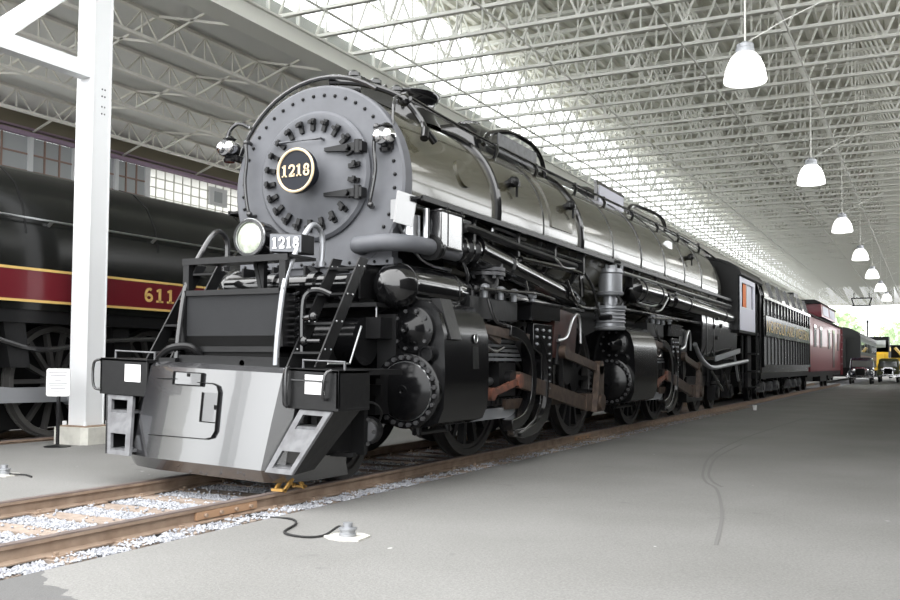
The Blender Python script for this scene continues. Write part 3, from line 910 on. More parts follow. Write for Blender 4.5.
# ---- running board and the long pipes below it
for s in (1, -1):
    m = U(); m.box(min(0.98 * s, 1.24 * s), max(0.98 * s, 1.24 * s), YF + 0.05, 25.0, 2.765, 2.79); m.box(min(1.22 * s, 1.25 * s), max(1.22 * s, 1.25 * s), YF + 0.05, 25.0, 2.745, 2.80)
    part(m, 'running_board', M['satin'])
for pts, r, mt in (([(1.16, 9.9, 2.64), (1.16, 13.4, 2.62)], 0.035, 'pipe'), ([(1.2, 9.3, 2.55), (1.2, 9.45, 2.62), (1.2, 11.0, 2.56), (1.2, 13.0, 2.52)], 0.05, 'satin'),
                   ([(1.18, 9.2, 2.45), (1.18, 9.25, 2.66), (1.18, 9.5, 2.68)], 0.025, 'steel'), ([(1.15, 10.2, 2.68), (1.15, 10.3, 2.73), (1.15, 11.2, 2.70)], 0.022, 'steel'),
                   ([(1.22, 10.9, 2.42), (1.22, 13.0, 2.44), (1.22, 13.2, 2.35), (1.22, 13.25, 2.1)], 0.035, 'gloss'), ([(1.20, 15.4, 2.64), (1.20, 25.0, 2.62)], 0.035, 'steel'),
                   ([(1.24, 18.0, 2.50), (1.24, 25.0, 2.54)], 0.025, 'pipe'), ([(0.9, 9.3, 2.62), (0.9, 14.2, 2.60)], 0.06, 'dull'), ([(1.1, 14.6, 2.05), (1.1, 24.0, 2.05)], 0.035, 'pipe'),
                   ([(1.05, 10.5, 1.95), (1.05, 13.8, 1.92)], 0.03, 'pipe'), ([(1.0, 10.3, 2.08), (1.0, 11.6, 1.98), (1.0, 12.4, 1.95)], 0.025, 'steel')):
    m = U(); m.tube(pts, r, smooth=4); part(m, 'side_pipe', M[mt])
for y in (9.6, 10.9, 12.2, 13.4, 16, 17.6, 19.2, 20.8, 22.4, 24):
    m = U(); m.box(1.02, 1.2, y - 0.03, y + 0.03, 2.45, 2.77); m.bar((1.2, y, 2.74), (0.98, y, 2.3), 0.05, 0.05); part(m, 'running_board_bracket', M['satin'])

# ---- frame, bed and saddle (mostly dark depths)
m = U(); m.box(-0.55, 0.55, 6.9, 24.5, 0.75, 1.35); m.box(-0.62, 0.62, 8.4, 24.0, 1.35, 2.05); part(m, 'engine_bed', M['dull'])
m = U(); m.hexa([(-0.95, 8.5, 1.3), (0.95, 8.5, 1.3), (-0.95, 9.6, 1.3), (0.95, 9.6, 1.3), (-0.8, 8.42, 2.3), (0.8, 8.42, 2.3), (-0.8, 9.6, 2.3), (0.8, 9.6, 2.3)]); part(m, 'saddle', M['satin'])
m = U()
for u in (-0.75, -0.35, 0.05, 0.42, 0.72):
    m.box(u - 0.012, u + 0.012, 7.95, 8.4, 1.75, 2.10)
m.bar((0.15, 7.9, 2.08), (0.62, 7.9, 1.70), 0.05, 0.03); m.bar((-0.15, 7.9, 2.08), (-0.62, 7.9, 1.70), 0.05, 0.03)
m.box(-0.95, 0.95, 7.9, 8.4, 1.66, 1.70)
part(m, 'saddle_rib', M['satin'])
m = U(); m.cyl((-0.75, 7.75, 1.88), (0.75, 7.75, 1.88), 0.10, n=18); m.cyl((-0.2, 7.75, 1.88), (-0.1, 7.75, 1.88), 0.13, n=18); m.cyl((0.3, 7.75, 1.88), (0.38, 7.75, 1.88), 0.13, n=18); part(m, 'cross_pipe', M['gloss'])

# ---- pilot: cast front with flat face and swept sides, hanging a little lower on the near side
TL = 0.035
def TP(x): return x
m = U(TL)
bot = [(-1.20, 6.92), (-1.11, 6.745), (-0.93, 6.615), (-0.63, 6.545), (0.635, 6.545), (0.80, 6.66), (0.88, 7.0), (0.88, 7.5), (-1.0, 7.5)]
top = [(-1.02, 6.99), (-0.95, 6.83), (-0.81, 6.71), (-0.54, 6.64), (0.78, 6.64), (0.88, 6.76), (0.92, 7.0), (0.92, 7.5), (-0.98, 7.5)]
low = [(x * 0.985, y + 0.06) for x, y in bot]
lip = [(x * 0.97, y + 0.07) for x, y in top]
n = len(bot)
levels = [(low, 0.09), (bot, 0.20), ([(a[0] * .5 + b_[0] * .5, a[1] * .5 + b_[1] * .5) for a, b_ in zip(bot, top)], 0.63), (top, 1.04), (lip, 1.085)]
vs_ = [(x, y, z) for P, z in levels for x, y in P]
fs_ = [(i * n + k, i * n + (k + 1) % n, (i + 1) * n + (k + 1) % n, (i + 1) * n + k) for i in range(len(levels) - 1) for k in range(n)]
fs_ += [tuple(range(n)), tuple((len(levels) - 1) * n + k for k in range(n))]
m._add(vs_, fs_)
pilot = part(m, 'pilot', M['pilot'], sharp=20)
# drop-coupler cover let into the face: thin raised sheets and seams
def pface(u, z):      # y of the pilot face at this height
    t = (z - 0.20) / 0.84
    return 6.545 + 0.095 * t
for pts in ([(-0.62, 0.93), (-0.40, 0.935)], [(-0.66, 0.41), (0.0, 0.42), (0.08, 0.44), (0.115, 0.50), (0.115, 0.84), (0.09, 0.895), (0.03, 0.915), (-0.14, 0.915)],
            [(-0.43, 1.0), (-0.43, 0.885), (-0.10, 0.885), (-0.10, 1.0), (-0.43, 1.0)], [(-0.07, 0.83), (-0.07, 0.57), (0.10, 0.57)]):
    m = U(TL)
    for a, b_ in zip(pts, pts[1:]):
        m.bar((a[0], pface(0, a[1]) - 0.014, a[1]), (b_[0], pface(0, b_[1]) - 0.014, b_[1]), 0.006, 0.030, (0, 1, 0))
    m.build('pilot_seam', M['dull'], pilot)
m = U(TL)
for x0, x1, z0, z1 in ((-0.43, -0.10, 0.89, 1.0), (-0.07, 0.10, 0.575, 0.83)):
    m.hexa([(x0, pface(0, z0) - 0.014, z0), (x1, pface(0, z0) - 0.014, z0), (x0, pface(0, z0) + 0.02, z0), (x1, pface(0, z0) + 0.02, z0), (x0, pface(0, z1) - 0.014, z1), (x1, pface(0, z1) - 0.014, z1), (x0, pface(0, z1) + 0.02, z1), (x1, pface(0, z1) + 0.02, z1)])
m.build('pilot_cover', M['pilot'], pilot)
m = U(TL); m.box(-0.275, -0.245, pface(0, 0.97) - 0.02, pface(0, 0.97), 0.962, 0.992); m.box(0.075, 0.095, pface(0, 0.70) - 0.02, pface(0, 0.70), 0.685, 0.725); m.build('pilot_slot', M['dull'], pilot)
# deck behind the pilot and the buffer-beam step boxes
m = U(TL * 0.5); m.box(-1.25, 1.25, 6.78, 7.9, 1.02, 1.07); m.box(-0.62, 0.62, 6.80, 7.5, 1.07, 1.16); m.box(-0.75, -0.55, 6.75, 7.2, 1.07, 1.13); part(m, 'front_deck', M['satin'])
m = U(TL * 0.5); m.tube([(-0.80, 6.80, 1.12), (-0.62, 6.76, 1.22), (-0.42, 6.80, 1.24), (-0.36, 6.9, 1.15)], 0.035, smooth=5); part(m, 'deck_hose', M['satin'])
m = U(TL * 0.5); m.cyl((0.2, 6.86, 1.10), (0.2, 6.80, 1.10), 0.03, n=10); part(m, 'deck_plug', M['satin'])
for s in (-1, 1):
    x0, x1 = (0.80, 1.33) if s > 0 else (-1.44, -0.83)
    m = U(TL)
    z0, z1 = 0.76, 1.09
    yb = 6.68
    m.box(x0, x1, yb, yb + 0.03, z0, z1)                                   # front sheet
    m.box(x0, x1, yb, yb + 0.50, z1 - 0.03, z1)                            # top
    if s > 0: m.box(x1 - 0.03, x1, yb, yb + 0.50, z0, z1)
    else: m.box(x0, x0 + 0.03, yb, yb + 0.50, z0, z1)
    m.box(x0, x1, yb, yb + 0.50, z0 - 0.02, z0 + 0.01)
    box = part(m, 'step_box', M['satin'], bevel=0.006)
    m = U(TL)
    if s > 0:
        m.tube([(x0 + 0.02, yb - 0.02, z0), (x0 + 0.02, yb - 0.05, z0 + 0.04), (x0 + 0.02, yb - 0.05, z1 - 0.03), (x0 + 0.03, yb - 0.02, z1)], 0.018, smooth=3)
        m.tube([(x1 - 0.12, yb - 0.01, z0 + 0.08), (x1 - 0.12, yb - 0.06, z0 + 0.10), (x1 - 0.10, yb - 0.06, z1 - 0.05), (x1 - 0.06, yb - 0.02, z1)], 0.014, smooth=3)
        m.bar((x0 + 0.05, yb - 0.02, z1 - 0.10), (x1 - 0.12, yb - 0.02, z1 - 0.10), 0.012, 0.012)
    else:
        m.tube([(x0 + 0.02, yb + 0.0, z0 + 0.02), (x0 - 0.06, yb - 0.02, z0 + 0.05), (x0 - 0.065, yb - 0.02, z1 - 0.06), (x0 + 0.0, yb, z1 - 0.02)], 0.013, smooth=4)
    m.build('step_box_handle', M['pipe'], box)
    m = U(TL)
    m.tube([(x0 + 0.08, yb + 0.12, z1 - 0.01), (x0 + 0.08, yb + 0.12, z1 + 0.07), (x1 - 0.02, yb + 0.12, z1 + 0.07), (x1 - 0.02, yb + 0.12, z1 - 0.01)], 0.012); m.build('step_box_rail', M['greypaint'], box)
    m = U(TL); c = (x0 + x1) / 2 + 0.03 if s > 0 else x1 - 0.17
    m.box(c - 0.105, c + 0.095, yb - 0.008, yb - 0.003, z0 + 0.115, z1 - 0.05); pn = m.build('notice_paper', M['paper'], box); pn['label'] = 'white notice sheet'
    # hanging step plates with square footholes
    if s > 0: T0, T1, B0, B1 = 0.93, 1.27, 0.735, 1.02
    else: T0, T1, B0, B1 = -1.36, -1.02, -1.11, -0.82
    yt, ybm, zt, zb = 6.70, 6.47, 0.75, 0.205
    def SP(a, t):   # a across 0..1, t down 0..1
        return (T0 + (T1 - T0) * a + (B0 + (B1 - B0) * a - T0 - (T1 - T0) * a) * t, yt + (ybm - yt) * t, zt + (zb - zt) * t)
    m = U(TL)
    aa = [0, 0.18, 0.80, 1.0]; tt = [0, 0.10, 0.32, 0.66, 0.93, 1.0]
    grid = {}
    vs_, fs_ = [], []
    for dd in (0.0, 0.035):
        for j, t in enumerate(tt):
            for i, a in enumerate(aa):
                p = SP(a, t); grid[(i, j, dd)] = len(vs_); vs_.append((p[0], p[1] + dd, p[2]))
    for j in range(5):
        for i in range(3):
            hole = (i == 1 and j in (1, 3))
            if hole:
                q = [(i, j), (i + 1, j), (i + 1, j + 1), (i, j + 1)]
                for e in range(4):
                    a_, b_ = q[e], q[(e + 1) % 4]
                    fs_.append((grid[(*a_, 0.0)], grid[(*b_, 0.0)], grid[(*b_, 0.035)], grid[(*a_, 0.035)]))
                continue
            for dd in (0.0, 0.035):
                fs_.append((grid[(i, j, dd)], grid[(i + 1, j, dd)], grid[(i + 1, j + 1, dd)], grid[(i, j + 1, dd)]))
    per = [(i, 0) for i in range(4)] + [(3, j) for j in range(1, 6)] + [(i, 5) for i in (2, 1, 0)] + [(0, j) for j in (4, 3, 2, 1)]
    for e in range(len(per)):
        a_, b_ = per[e], per[(e + 1) % len(per)]
        fs_.append((grid[(*a_, 0.0)], grid[(*b_, 0.0)], grid[(*b_, 0.035)], grid[(*a_, 0.035)]))
    m._add(vs_, fs_)
    st = part(m, 'step_plate', M['greypaint'], sharp=25)
    m = U(TL)      # side cheek and footholds
    sd = 1.0 if s > 0 else 0.0
    pts = [SP(sd, 0), SP(sd, 1)]
    a0, b0 = pts
    m.hexa([(b0[0] - 0.012, b0[1], b0[2]), (b0[0] + 0.012, b0[1], b0[2]), (b0[0] - 0.012, b0[1] + 0.30, b0[2] + 0.02), (b0[0] + 0.012, b0[1] + 0.30, b0[2] + 0.02),
            (a0[0] - 0.012, a0[1], a0[2]), (a0[0] + 0.012, a0[1], a0[2]), (a0[0] - 0.012, a0[1] + 0.42, a0[2]), (a0[0] + 0.012, a0[1] + 0.42, a0[2])])
    m.build('step_cheek', M['satin'], st)
    for t in (0.30, 0.93):
        m = U(TL); p, q = SP(0.1, t), SP(0.9, t)
        m.hexa([(p[0], p[1] + 0.01, p[2] - 0.012), (q[0], q[1] + 0.01, q[2] - 0.012), (p[0], p[1] + 0.24, p[2] - 0.012), (q[0], q[1] + 0.24, q[2] - 0.012),
                (p[0], p[1] + 0.01, p[2] + 0.012), (q[0], q[1] + 0.01, q[2] + 0.012), (p[0], p[1] + 0.24, p[2] + 0.012), (q[0], q[1] + 0.24, q[2] + 0.012)])
        m.build('foothold', M['greypaint'], st)

# ---- radiator, its stand, headlight and number box
m = U(); m.box(-0.56, 0.56, 6.90, 7.02, 1.23, 1.75); rad = part(m, 'radiator', M['grill'])
m = U()
for x0, x1, z0, z1 in ((-0.60, 0.60, 1.73, 1.78), (-0.60, 0.60, 1.20, 1.25), (-0.60, -0.55, 1.20, 1.78), (0.545, 0.60, 1.20, 1.78)):
    m.box(x0, x1, 6.875, 7.05, z0, z1)
m.build('radiator_frame', M['satin'], rad)
m = U()
for k in range(9):
    m.tube([(0.60, 6.96, 1.28 + 0.055 * k), (0.66, 6.96, 1.28 + 0.055 * k), (0.66, 7.02, 1.30 + 0.055 * k)], 0.016, n=6)
m.tube([(0.72, 7.0, 1.20), (0.72, 7.0, 1.62), (0.76, 7.02, 1.74), (0.86, 7.05, 1.76), (0.95, 7.1, 1.72)], 0.028, smooth=4); m.cyl((0.66, 7.0, 1.50), (0.88, 7.0, 1.52), 0.025, n=8); m.ball((0.84, 7.0, 1.52), 0.045); m.ball((0.74, 7.0, 1.30), 0.05); m.cyl((0.70, 7, 1.3), (0.92, 7, 1.3), 0.022, n=8)
m.build('radiator_pipe', M['gloss'], rad)
m = U()
for u, y in ((-0.575, 6.92), (0.56, 6.92), (0.02, 7.3)):
    m.box(u - 0.035, u + 0.035, y - 0.02, y + 0.04, 1.76, 2.08)
m.bar((0.03, 7.3, 1.76), (-0.05, 7.3, 2.06), 0.05, 0.04)
m.box(-0.62, 0.62, 6.90, 7.34, 2.06, 2.09)
m.box(-0.62, 0.62, 6.895, 6.92, 2.03, 2.09)
part(m, 'headlight_stand', M['satin'])
HX, HY, HZ = 0.08, 7.04, 2.275
m = U(); m.lathe((HX, HY + 0.34, HZ), (0, -1, 0), [(0.0, 0.06), (0.04, 0.13), (0.14, 0.165), (0.30, 0.172), (0.35, 0.182), (0.37, 0.176), (0.37, 0.15)], 36, cap=False)
m.box(HX - 0.08, HX + 0.08, HY + 0.05, HY + 0.28, 2.085, 2.13)
hl = part(m, 'headlight', M['gloss'])
m = U(); m.lathe((HX, HY, HZ), (0, -1, 0), [(-0.02, 0.155), (0.0, 0.155), (0.018, 0.12), (0.026, 0.06), (0.028, 0.0)], 32, cap=False); m.build('headlight_lens', M['lens'], hl)
m = U(); m.ring((HX, HY - 0.012, HZ), (0, 1, 0), 0.168, 0.016, 40, 8); m.build('headlight_rim', M['steel'], hl)
m = U(); m.hexa([(0.30, 7.06, 2.13), (0.63, 7.10, 2.11), (0.30, 7.30, 2.13), (0.63, 7.30, 2.11), (0.30, 7.06, 2.31), (0.63, 7.10, 2.29), (0.30, 7.30, 2.31), (0.63, 7.30, 2.29)]); m.cyl((0.40, 7.2, 2.08), (0.40, 7.2, 2.14), 0.03, n=10)
nb = part(m, 'number_box', M['satin'], bevel=0.01)
m = U(); m.hexa([(0.30, 7.052, 2.14), (0.625, 7.092, 2.12), (0.30, 7.058, 2.14), (0.625, 7.098, 2.12), (0.30, 7.052, 2.30), (0.625, 7.092, 2.28), (0.30, 7.058, 2.30), (0.625, 7.098, 2.28)]); m.build('number_box_glass', mat('grey_number_glass', (0.10, 0.105, 0.12), 0.2, coat=0.5), nb)
m = U(); ex = Vector((0.33, 0.04, -0.0)).normalized()
for i, ch in enumerate('1218'):
    numeral(m, ch, 0.075 * i, 0.0, 0.105, 0.06, (0.325, 7.048, 2.16), ex, (0, 0, 1), (0.12, -1, 0), 0.004, t=0.02)
m.build('number_box_numerals', M['cream'], nb)
# big bent handrails and ladders
for s in (-1, 1):
    u = 0.58 * s
    m = U()
    m.tube([(u, 6.80, 1.08), (u, 6.83, 1.4), (u, 6.92, 1.85), (u, 7.12, 2.18), (u, 7.32, 2.40), (u, 7.47, 2.36), (u, 7.50, 2.22), (u, 7.48, 2.02)], 0.026, n=10, smooth=6)
    m.cyl((u, 7.48, 2.02), (u, 7.48, 2.07), 0.045)
    part(m, 'front_handrail', M['greysteel'] if s > 0 else M['pipe'])
    m = U()
    a, c = (0.70, 1.00) if s > 0 else (-1.0, -0.70)
    for uu in (a, c):
        m.hexa([(uu - 0.008, 6.80, 1.07), (uu + 0.008, 6.80, 1.07), (uu - 0.008, 6.96, 1.07), (uu + 0.008, 6.96, 1.07), (uu - 0.008, 7.50, 2.10), (uu + 0.008, 7.50, 2.10), (uu - 0.008, 7.66, 2.10), (uu + 0.008, 7.66, 2.10)])
    ld = part(m, 'ladder', M['satin'])
    for t in (0.12, 0.38, 0.65, 0.9):
        m = U(); y, z = 6.80 + 0.70 * t, 1.07 + 1.03 * t
        m.box(a, c, y + 0.0, y + 0.17, z - 0.01, z + 0.01); m.build('ladder_step', M['satin'], ld)
    m = U()
    for t in (0.15, 0.4, 0.65, 0.92):
        for uu in (a, c):
            for dy in (0.035, 0.125): m.ball((uu + (0.008 if s > 0 else -0.008), 6.80 + 0.70 * t + dy, 1.07 + 1.03 * t), 0.011, 6, 4)
    m.build('ladder_bolt', M['steel'], ld)
    m = U(); m.tube([(c if s > 0 else a, 7.0, 1.1), ((c if s > 0 else a) + 0.05 * s, 7.28, 1.1), ((c if s > 0 else a) + 0.03 * s, 7.5, 1.45)], 0.01); m.build('ladder_brace', M['steel'], ld)

# ---- wheels and axles
def wheel_mesh(r, spokes, name, cx, cy, crank=None):
    """wheel in the y-z plane, outer face towards +x"""
    m = U()
    m.lathe((cx - 0.14, cy, r), (1, 0, 0), [(0.0, r + 0.028), (0.03, r + 0.028), (0.035, r), (0.14, r), (0.14, r - 0.075), (0.12, r - 0.085), (0.12, r - 0.13), (0.02, r - 0.13), (0.0, r - 0.085), (0.0, r + 0.028)], 48, cap=False)
    o = part(m, name, mat(name + '_paint', (0.035, 0.033, 0.032), 0.45, noise=(8, (0.02, 0.019, 0.018), .3, .7)), origin=(TX + cx, cy, r))
    m = U()
    m.cyl((cx - 0.13, cy, r), (cx + 0.02, cy, r), r * 0.24, n=20)
    if spokes:
        for k in range(spokes):
            a = 2 * PI * k / spokes
            m.bar((cx - 0.07, cy + r * 0.2 * math.cos(a), r + r * 0.2 * math.sin(a)), (cx - 0.07, cy + (r - 0.11) * math.cos(a), r + (r - 0.11) * math.sin(a)), 0.075, 0.09, (1, 0, 0))
    else:
        m.lathe((cx - 0.05, cy, r), (1, 0, 0), [(-0.03, r - 0.11), (0.0, r - 0.11), (0.02, r * 0.5), (0.05, r * 0.25), (0.05, 0)], 32, cap=False)
    if crank:
        m.prism(ell(cy, r - crank * 0.0 + 0.0, 0.01, 0.01, n=8), 'x', cx - 0.02, cx - 0.01)
        m.cyl((cx - 0.1, cy + 0.25, r - 0.25), (cx + 0.16, cy + 0.25, r - 0.25), 0.085, n=16)
    m.build(name + '_centre', M['satin'], o)
    return o
WXo = 0.79
dr = wheel_mesh(0.885, 15, 'driving_wheel', WXo, 10.35, crank=0.35)
drivers = (10.35, 12.22, 14.08, 17.25, 19.05, 20.9)
for i, y in enumerate(drivers):
    for s in (1, -1):
        if i == 0 and s == 1: continue
        o = dup_part(dr, LO, (TX + WXo * s, y, 0.885))
        if s < 0: o.rotation_euler = (0, 0, PI)
lw = wheel_mesh(0.42, 0, 'truck_wheel', WXo, 7.62)
for y in (7.62, 22.9, 24.6):
    for s in (1, -1):
        if y == 7.62 and s == 1: continue
        o = dup_part(lw, LO, (TX + WXo * s, y, 0.42))
        if s < 0: o.rotation_euler = (0, 0, PI)
m = U()
for y, r in [(d, 0.885) for d in drivers] + [(7.62, .42), (22.9, .42), (24.6, .42)]:
    m = U(); m.cyl((-0.66, y, r), (0.66, y, r), 0.11, n=14); part(m, 'axle', M['dull'])
# engine frames behind the wheels
for s in (1, -1):
    m = U(); x0, x1 = (0.42, 0.56) if s > 0 else (-0.56, -0.42)
    m.box(x0, x1, 8.4, 15.2, 1.0, 1.32); m.box(x0, x1, 15.4, 22.0, 1.0, 1.32); m.box(x0, x1, 9.6, 15.2, 0.40, 0.55); m.box(x0, x1, 16.5, 22.0, 0.40, 0.55)
    for d in drivers:
        m.box(x0, x1, d - 0.28, d - 0.14, 0.4, 1.1); m.box(x0, x1, d + 0.14, d + 0.28, 0.4, 1.1)
    part(m, 'engine_frame', M['dull'])

# ---- lead truck frame and its spring cylinder beside the pilot
m = U(); m.hexa([(0.90, 6.9, 0.30), (0.96, 6.9, 0.30), (0.90, 7.55, 0.28), (0.96, 7.55, 0.28), (0.90, 6.9, 0.75), (0.96, 6.9, 0.75), (0.90, 7.55, 0.75), (0.96, 7.55, 0.75)])
m.box(0.80, 1.1, 7.46, 7.52, 0.26, 0.72); m.box(0.9, 1.15, 7.2, 7.25, 0.26, 0.30); m.cyl((0.97, 7.12, 0.47), (0.955, 7.12, 0.47), 0.05, n=12)
part(m, 'truck_frame', M['satin'])
m = U(); m.lathe((1.02, 7.66, 0.47), (0.35, -0.94, 0), [(-0.18, 0.10), (-0.05, 0.135), (0.02, 0.12), (0.03, 0.13), (0.10, 0.13), (0.12, 0.11), (0.125, 0.03), (0.126, 0)], 20, cap=False)
for k in range(6):
    a = 2 * PI * k / 6; m.cyl((1.02 + 0.13 * math.cos(a), 7.55, 0.47 + 0.13 * math.sin(a)), (1.05 + 0.13 * math.cos(a), 7.50, 0.47 + 0.13 * math.sin(a)), 0.02, n=6)
part(m, 'journal_box', M['satin'])
m = U(); m.lathe((1.05, 7.57, 0.47), (0.35, -0.94, 0), [(0.0, 0.125), (0.03, 0.10), (0.035, 0.0)], 20, cap=False); part(m, 'journal_box_lid', mat('worn_lid_paint', (0.07, 0.07, 0.075), 0.5))
m = U(); m.tube([(0.95, 7.2, 0.76), (1.05, 7.3, 0.74), (1.16, 7.5, 0.74), (1.20, 7.6, 0.66), (1.14, 7.65, 0.55)], 0.012, smooth=5); part(m, 'truck_hose', M['satin'])
# dark sheet, air drum and beams between pilot and cylinders
m = U(); m.cyl((0.30, 7.98, 1.32), (0.78, 7.98, 1.32), 0.24, n=28); m.cyl((0.2, 8.0, 1.30), (0.30, 8.0, 1.30), 0.28, n=28); part(m, 'air_drum', M['head'])
m = U(); m.box(0.55, 1.10, 7.75, 7.80, 0.80, 0.90); m.box(0.55, 1.12, 7.70, 7.78, 0.96, 1.04); m.box(0.5, 0.95, 7.9, 8.3, 0.6, 1.0); part(m, 'cross_beam', M['satin'])
m = U(); m.box(0.70, 0.95, 7.98, 8.35, 1.35, 1.56); m.box(0.78, 1.0, 8.2, 8.4, 1.0, 1.6); part(m, 'cylinder_bracket', M['satin'])

# ---- cylinders: front and rear engine, both sides
def cylinder(y0, y1, s, front=True):
    ci = U(); ux = 1.12 * s
    # jacket with rounded top
    pr = [(0.62, 0.50), (1.28, 0.47), (1.44, 0.52), (1.50, 0.66), (1.515, 1.0), (1.50, 1.40), (1.44, 1.60), (1.32, 1.72), (1.15, 1.76), (0.98, 1.72), (0.62, 1.55)]
    pr = [(a * s, b) for a, b in pr]
    ci.prism(pr, 'y', y0 + 0.16, y1)
    c = part(ci, 'cylinder', M['head'], sharp=40)
    # cylinder head with its ring of bolts
    h = U(); o = (ux, y0 + 0.17, 0.83)
    h.lathe(o, (0, -1, 0), [(0, 0.375), (0.09, 0.375), (0.10, 0.355), (0.10, 0.295), (0.12, 0.290), (0.155, 0.20), (0.17, 0.06), (0.185, 0.055), (0.185, 0.02), (0.16, 0.0)], 44, cap=False)
    h.slot = 1
    for k in range(24):
        a = 2 * PI * (k + .5) / 24; x, z = ux + 0.335 * math.cos(a), 0.83 + 0.335 * math.sin(a)
        h.cyl((x, y0 + 0.10, z), (x, y0 + 0.04, z), 0.026, 0.024, 6)
    hd = h.build('cylinder_head', [M['head'], M['bolt']], c)
    h = U(); h.ring((ux, y0 + 0.065, 0.83), (0, 1, 0), 0.288, 0.012, 44, 6); h.build('cylinder_head_rim', M['steel'] if front else M['gloss'], c)
    h = U(); vx = 1.16 * s; o = (vx, y0 + 0.20, 1.44)
    h.lathe(o, (0, -1, 0), [(0, 0.235), (0.08, 0.235), (0.09, 0.215), (0.09, 0.165), (0.10, 0.15), (0.13, 0.13), (0.20, 0.06), (0.205, 0.035), (0.25, 0.035), (0.25, 0.015), (0.24, 0)], 36, cap=False)
    h.slot = 1
    for k in range(10):
        a = 2 * PI * k / 10; x, z = vx + 0.195 * math.cos(a), 1.44 + 0.195 * math.sin(a)
        h.cyl((x, y0 + 0.12, z), (x, y0 + 0.085, z), 0.02, n=6)
    h.build('valve_head', [M['head'], M['bolt']], c)
    h = U(); h.cyl((1.33 * s, y0 + 0.22, 1.20), (1.33 * s, y0 + 0.10, 1.20), 0.085, n=20); h.ring((1.33 * s, y0 + 0.10, 1.20), (0, 1, 0), 0.07, 0.016, 24, 6); h.build('valve_port', M['head'], c)
    if front and s > 0:
        h = U(); h.lathe((1.508, 8.98, 1.37), (1, 0, 0.04), [(0, 0.05), (0.008, 0.05)], 20); h.build('cylinder_badge', M['satin'], c)
        h = U(); h.ring((1.516, 8.98, 1.37), (1, 0, 0.04), 0.042, 0.006, 24, 6); h.cyl((1.512, 8.98, 1.35), (1.512, 8.98, 1.39), 0.008, n=6); h.build('badge_rim', M['steel'], c)
        h = U(); h.hexa([(1.505, 8.92, 1.05), (1.518, 8.92, 1.05), (1.505, 9.06, 1.05), (1.518, 9.06, 1.05), (1.495, 8.92, 1.29), (1.508, 8.92, 1.29), (1.495, 9.06, 1.29), (1.508, 9.06, 1.29)]); h.build('cylinder_plate', M['satin'], c)
        h = U(); h.hexa([(1.46, 8.38, 1.35), (1.53, 8.38, 1.35), (1.46, 8.62, 1.35), (1.53, 8.62, 1.35), (1.30, 8.38, 1.76), (1.40, 8.38, 1.76), (1.30, 8.62, 1.76), (1.40, 8.62, 1.76)]); h.build('jacket_strap', M['satin'], c)
    h = U()
    for yy in (y0 + 0.35, y1 - 0.2): h.cyl((1.1 * s, yy, 0.48), (1.1 * s, yy, 0.38), 0.05, n=10)
    h.cyl((1.1 * s, y0 + 0.3, 0.40), (1.1 * s, y1 - 0.1, 0.40), 0.028, n=8)
    h.build('drain_cock', M['satin'], c)
    return c
cylinder(8.12, 9.32, 1)
cylinder(8.12, 9.32, -1, False)
cylinder(14.85, 16.45, 1, False)
cylinder(14.85, 16.45, -1, False)

# ---- steam pipe with domed end above the front cylinder, and its elbow
for s in (1, -1):
    m = U(); u = 1.0 * s
    m.lathe((u, 8.12, 1.88), (0, 1, 0), [(-0.17, 0.0), (-0.165, 0.035), (-0.145, 0.06), (-0.14, 0.085), (-0.10, 0.155), (-0.03, 0.21), (0.06, 0.232), (1.05, 0.238), (1.1, 0.236), (1.6, 0.165), (2.0, 0.16)], 36, cap=False)
    sp_ = part(m, 'steam_chest_pipe', M['gloss'])
    for yy, r in ((8.22, 0.238), (9.16, 0.246), (9.72, 0.18)):
        q = U(); q.lathe((u, yy, 1.88), (0, 1, 0), [(0, r - 0.02), (0.0, r), (0.04, r), (0.04, r - 0.02)], 36, cap=False); q.build('pipe_collar', M['gloss'], sp_)
    q = U(); q.tube([(u, 9.95, 1.88), (u, 10.15, 1.90), (u, 10.30, 2.02), (u, 10.33, 2.22)], 0.165, n=20, smooth=5); q.build('pipe_elbow', M['satin'], sp_)
    q = U(); q.cyl((u, 10.33, 2.16), (u, 10.33, 2.20), 0.24, n=24); q.cyl((u, 10.33, 2.215), (u, 10.33, 2.255), 0.24, n=24)
    for k in range(10):
        a = 2 * PI * k / 10; q.cyl((u + 0.205 * math.cos(a), 10.33 + 0.205 * math.sin(a), 2.12), (u + 0.205 * math.cos(a), 10.33 + 0.205 * math.sin(a), 2.30), 0.024, n=6)
    q.build('pipe_flange', M['greypaint'], sp_)
    m = U(); m.hexa([(0.85 * s, 8.75, 1.55), (1.2 * s, 8.75, 1.66), (0.85 * s, 9.9, 1.70), (1.1 * s, 9.9, 1.76), (0.9 * s, 8.75, 1.88), (1.2 * s, 8.75, 1.80), (0.9 * s, 9.6, 1.85), (1.1 * s, 9.6, 1.80)]); part(m, 'pipe_saddle', M['satin'])
m = U(); m.tube([(0.86, 8.05, 1.70), (0.86, 8.05, 1.50), (0.82, 8.05, 1.46)], 0.012); part(m, 'drip_pipe', M['steel'])
# curved grey pipe from the smokebox front
m = U(); m.tube([(0.58, YF - 0.02, 2.30), (0.61, YF - 0.15, 2.30), (0.74, YF - 0.18, 2.30), (0.92, YF - 0.18, 2.31), (1.06, YF - 0.11, 2.31), (1.14, YF + 0.10, 2.31), (1.16, YF + 0.5, 2.31), (1.16, 9.2, 2.31)], 0.088, n=20, smooth=6); part(m, 'exhaust_pipe', M['graphite'])
m = U(); m.lathe((1.16, 8.60, 2.31), (0, 1, 0), [(0, 0.10), (0, 0.135), (0.05, 0.135), (0.05, 0.10)], 24); m.lathe((1.16, 8.68, 2.31), (0, 1, 0), [(0, 0.10), (0, 0.125), (0.05, 0.125), (0.05, 0.10)], 24); part(m, 'exhaust_pipe_flange', M['satin'])
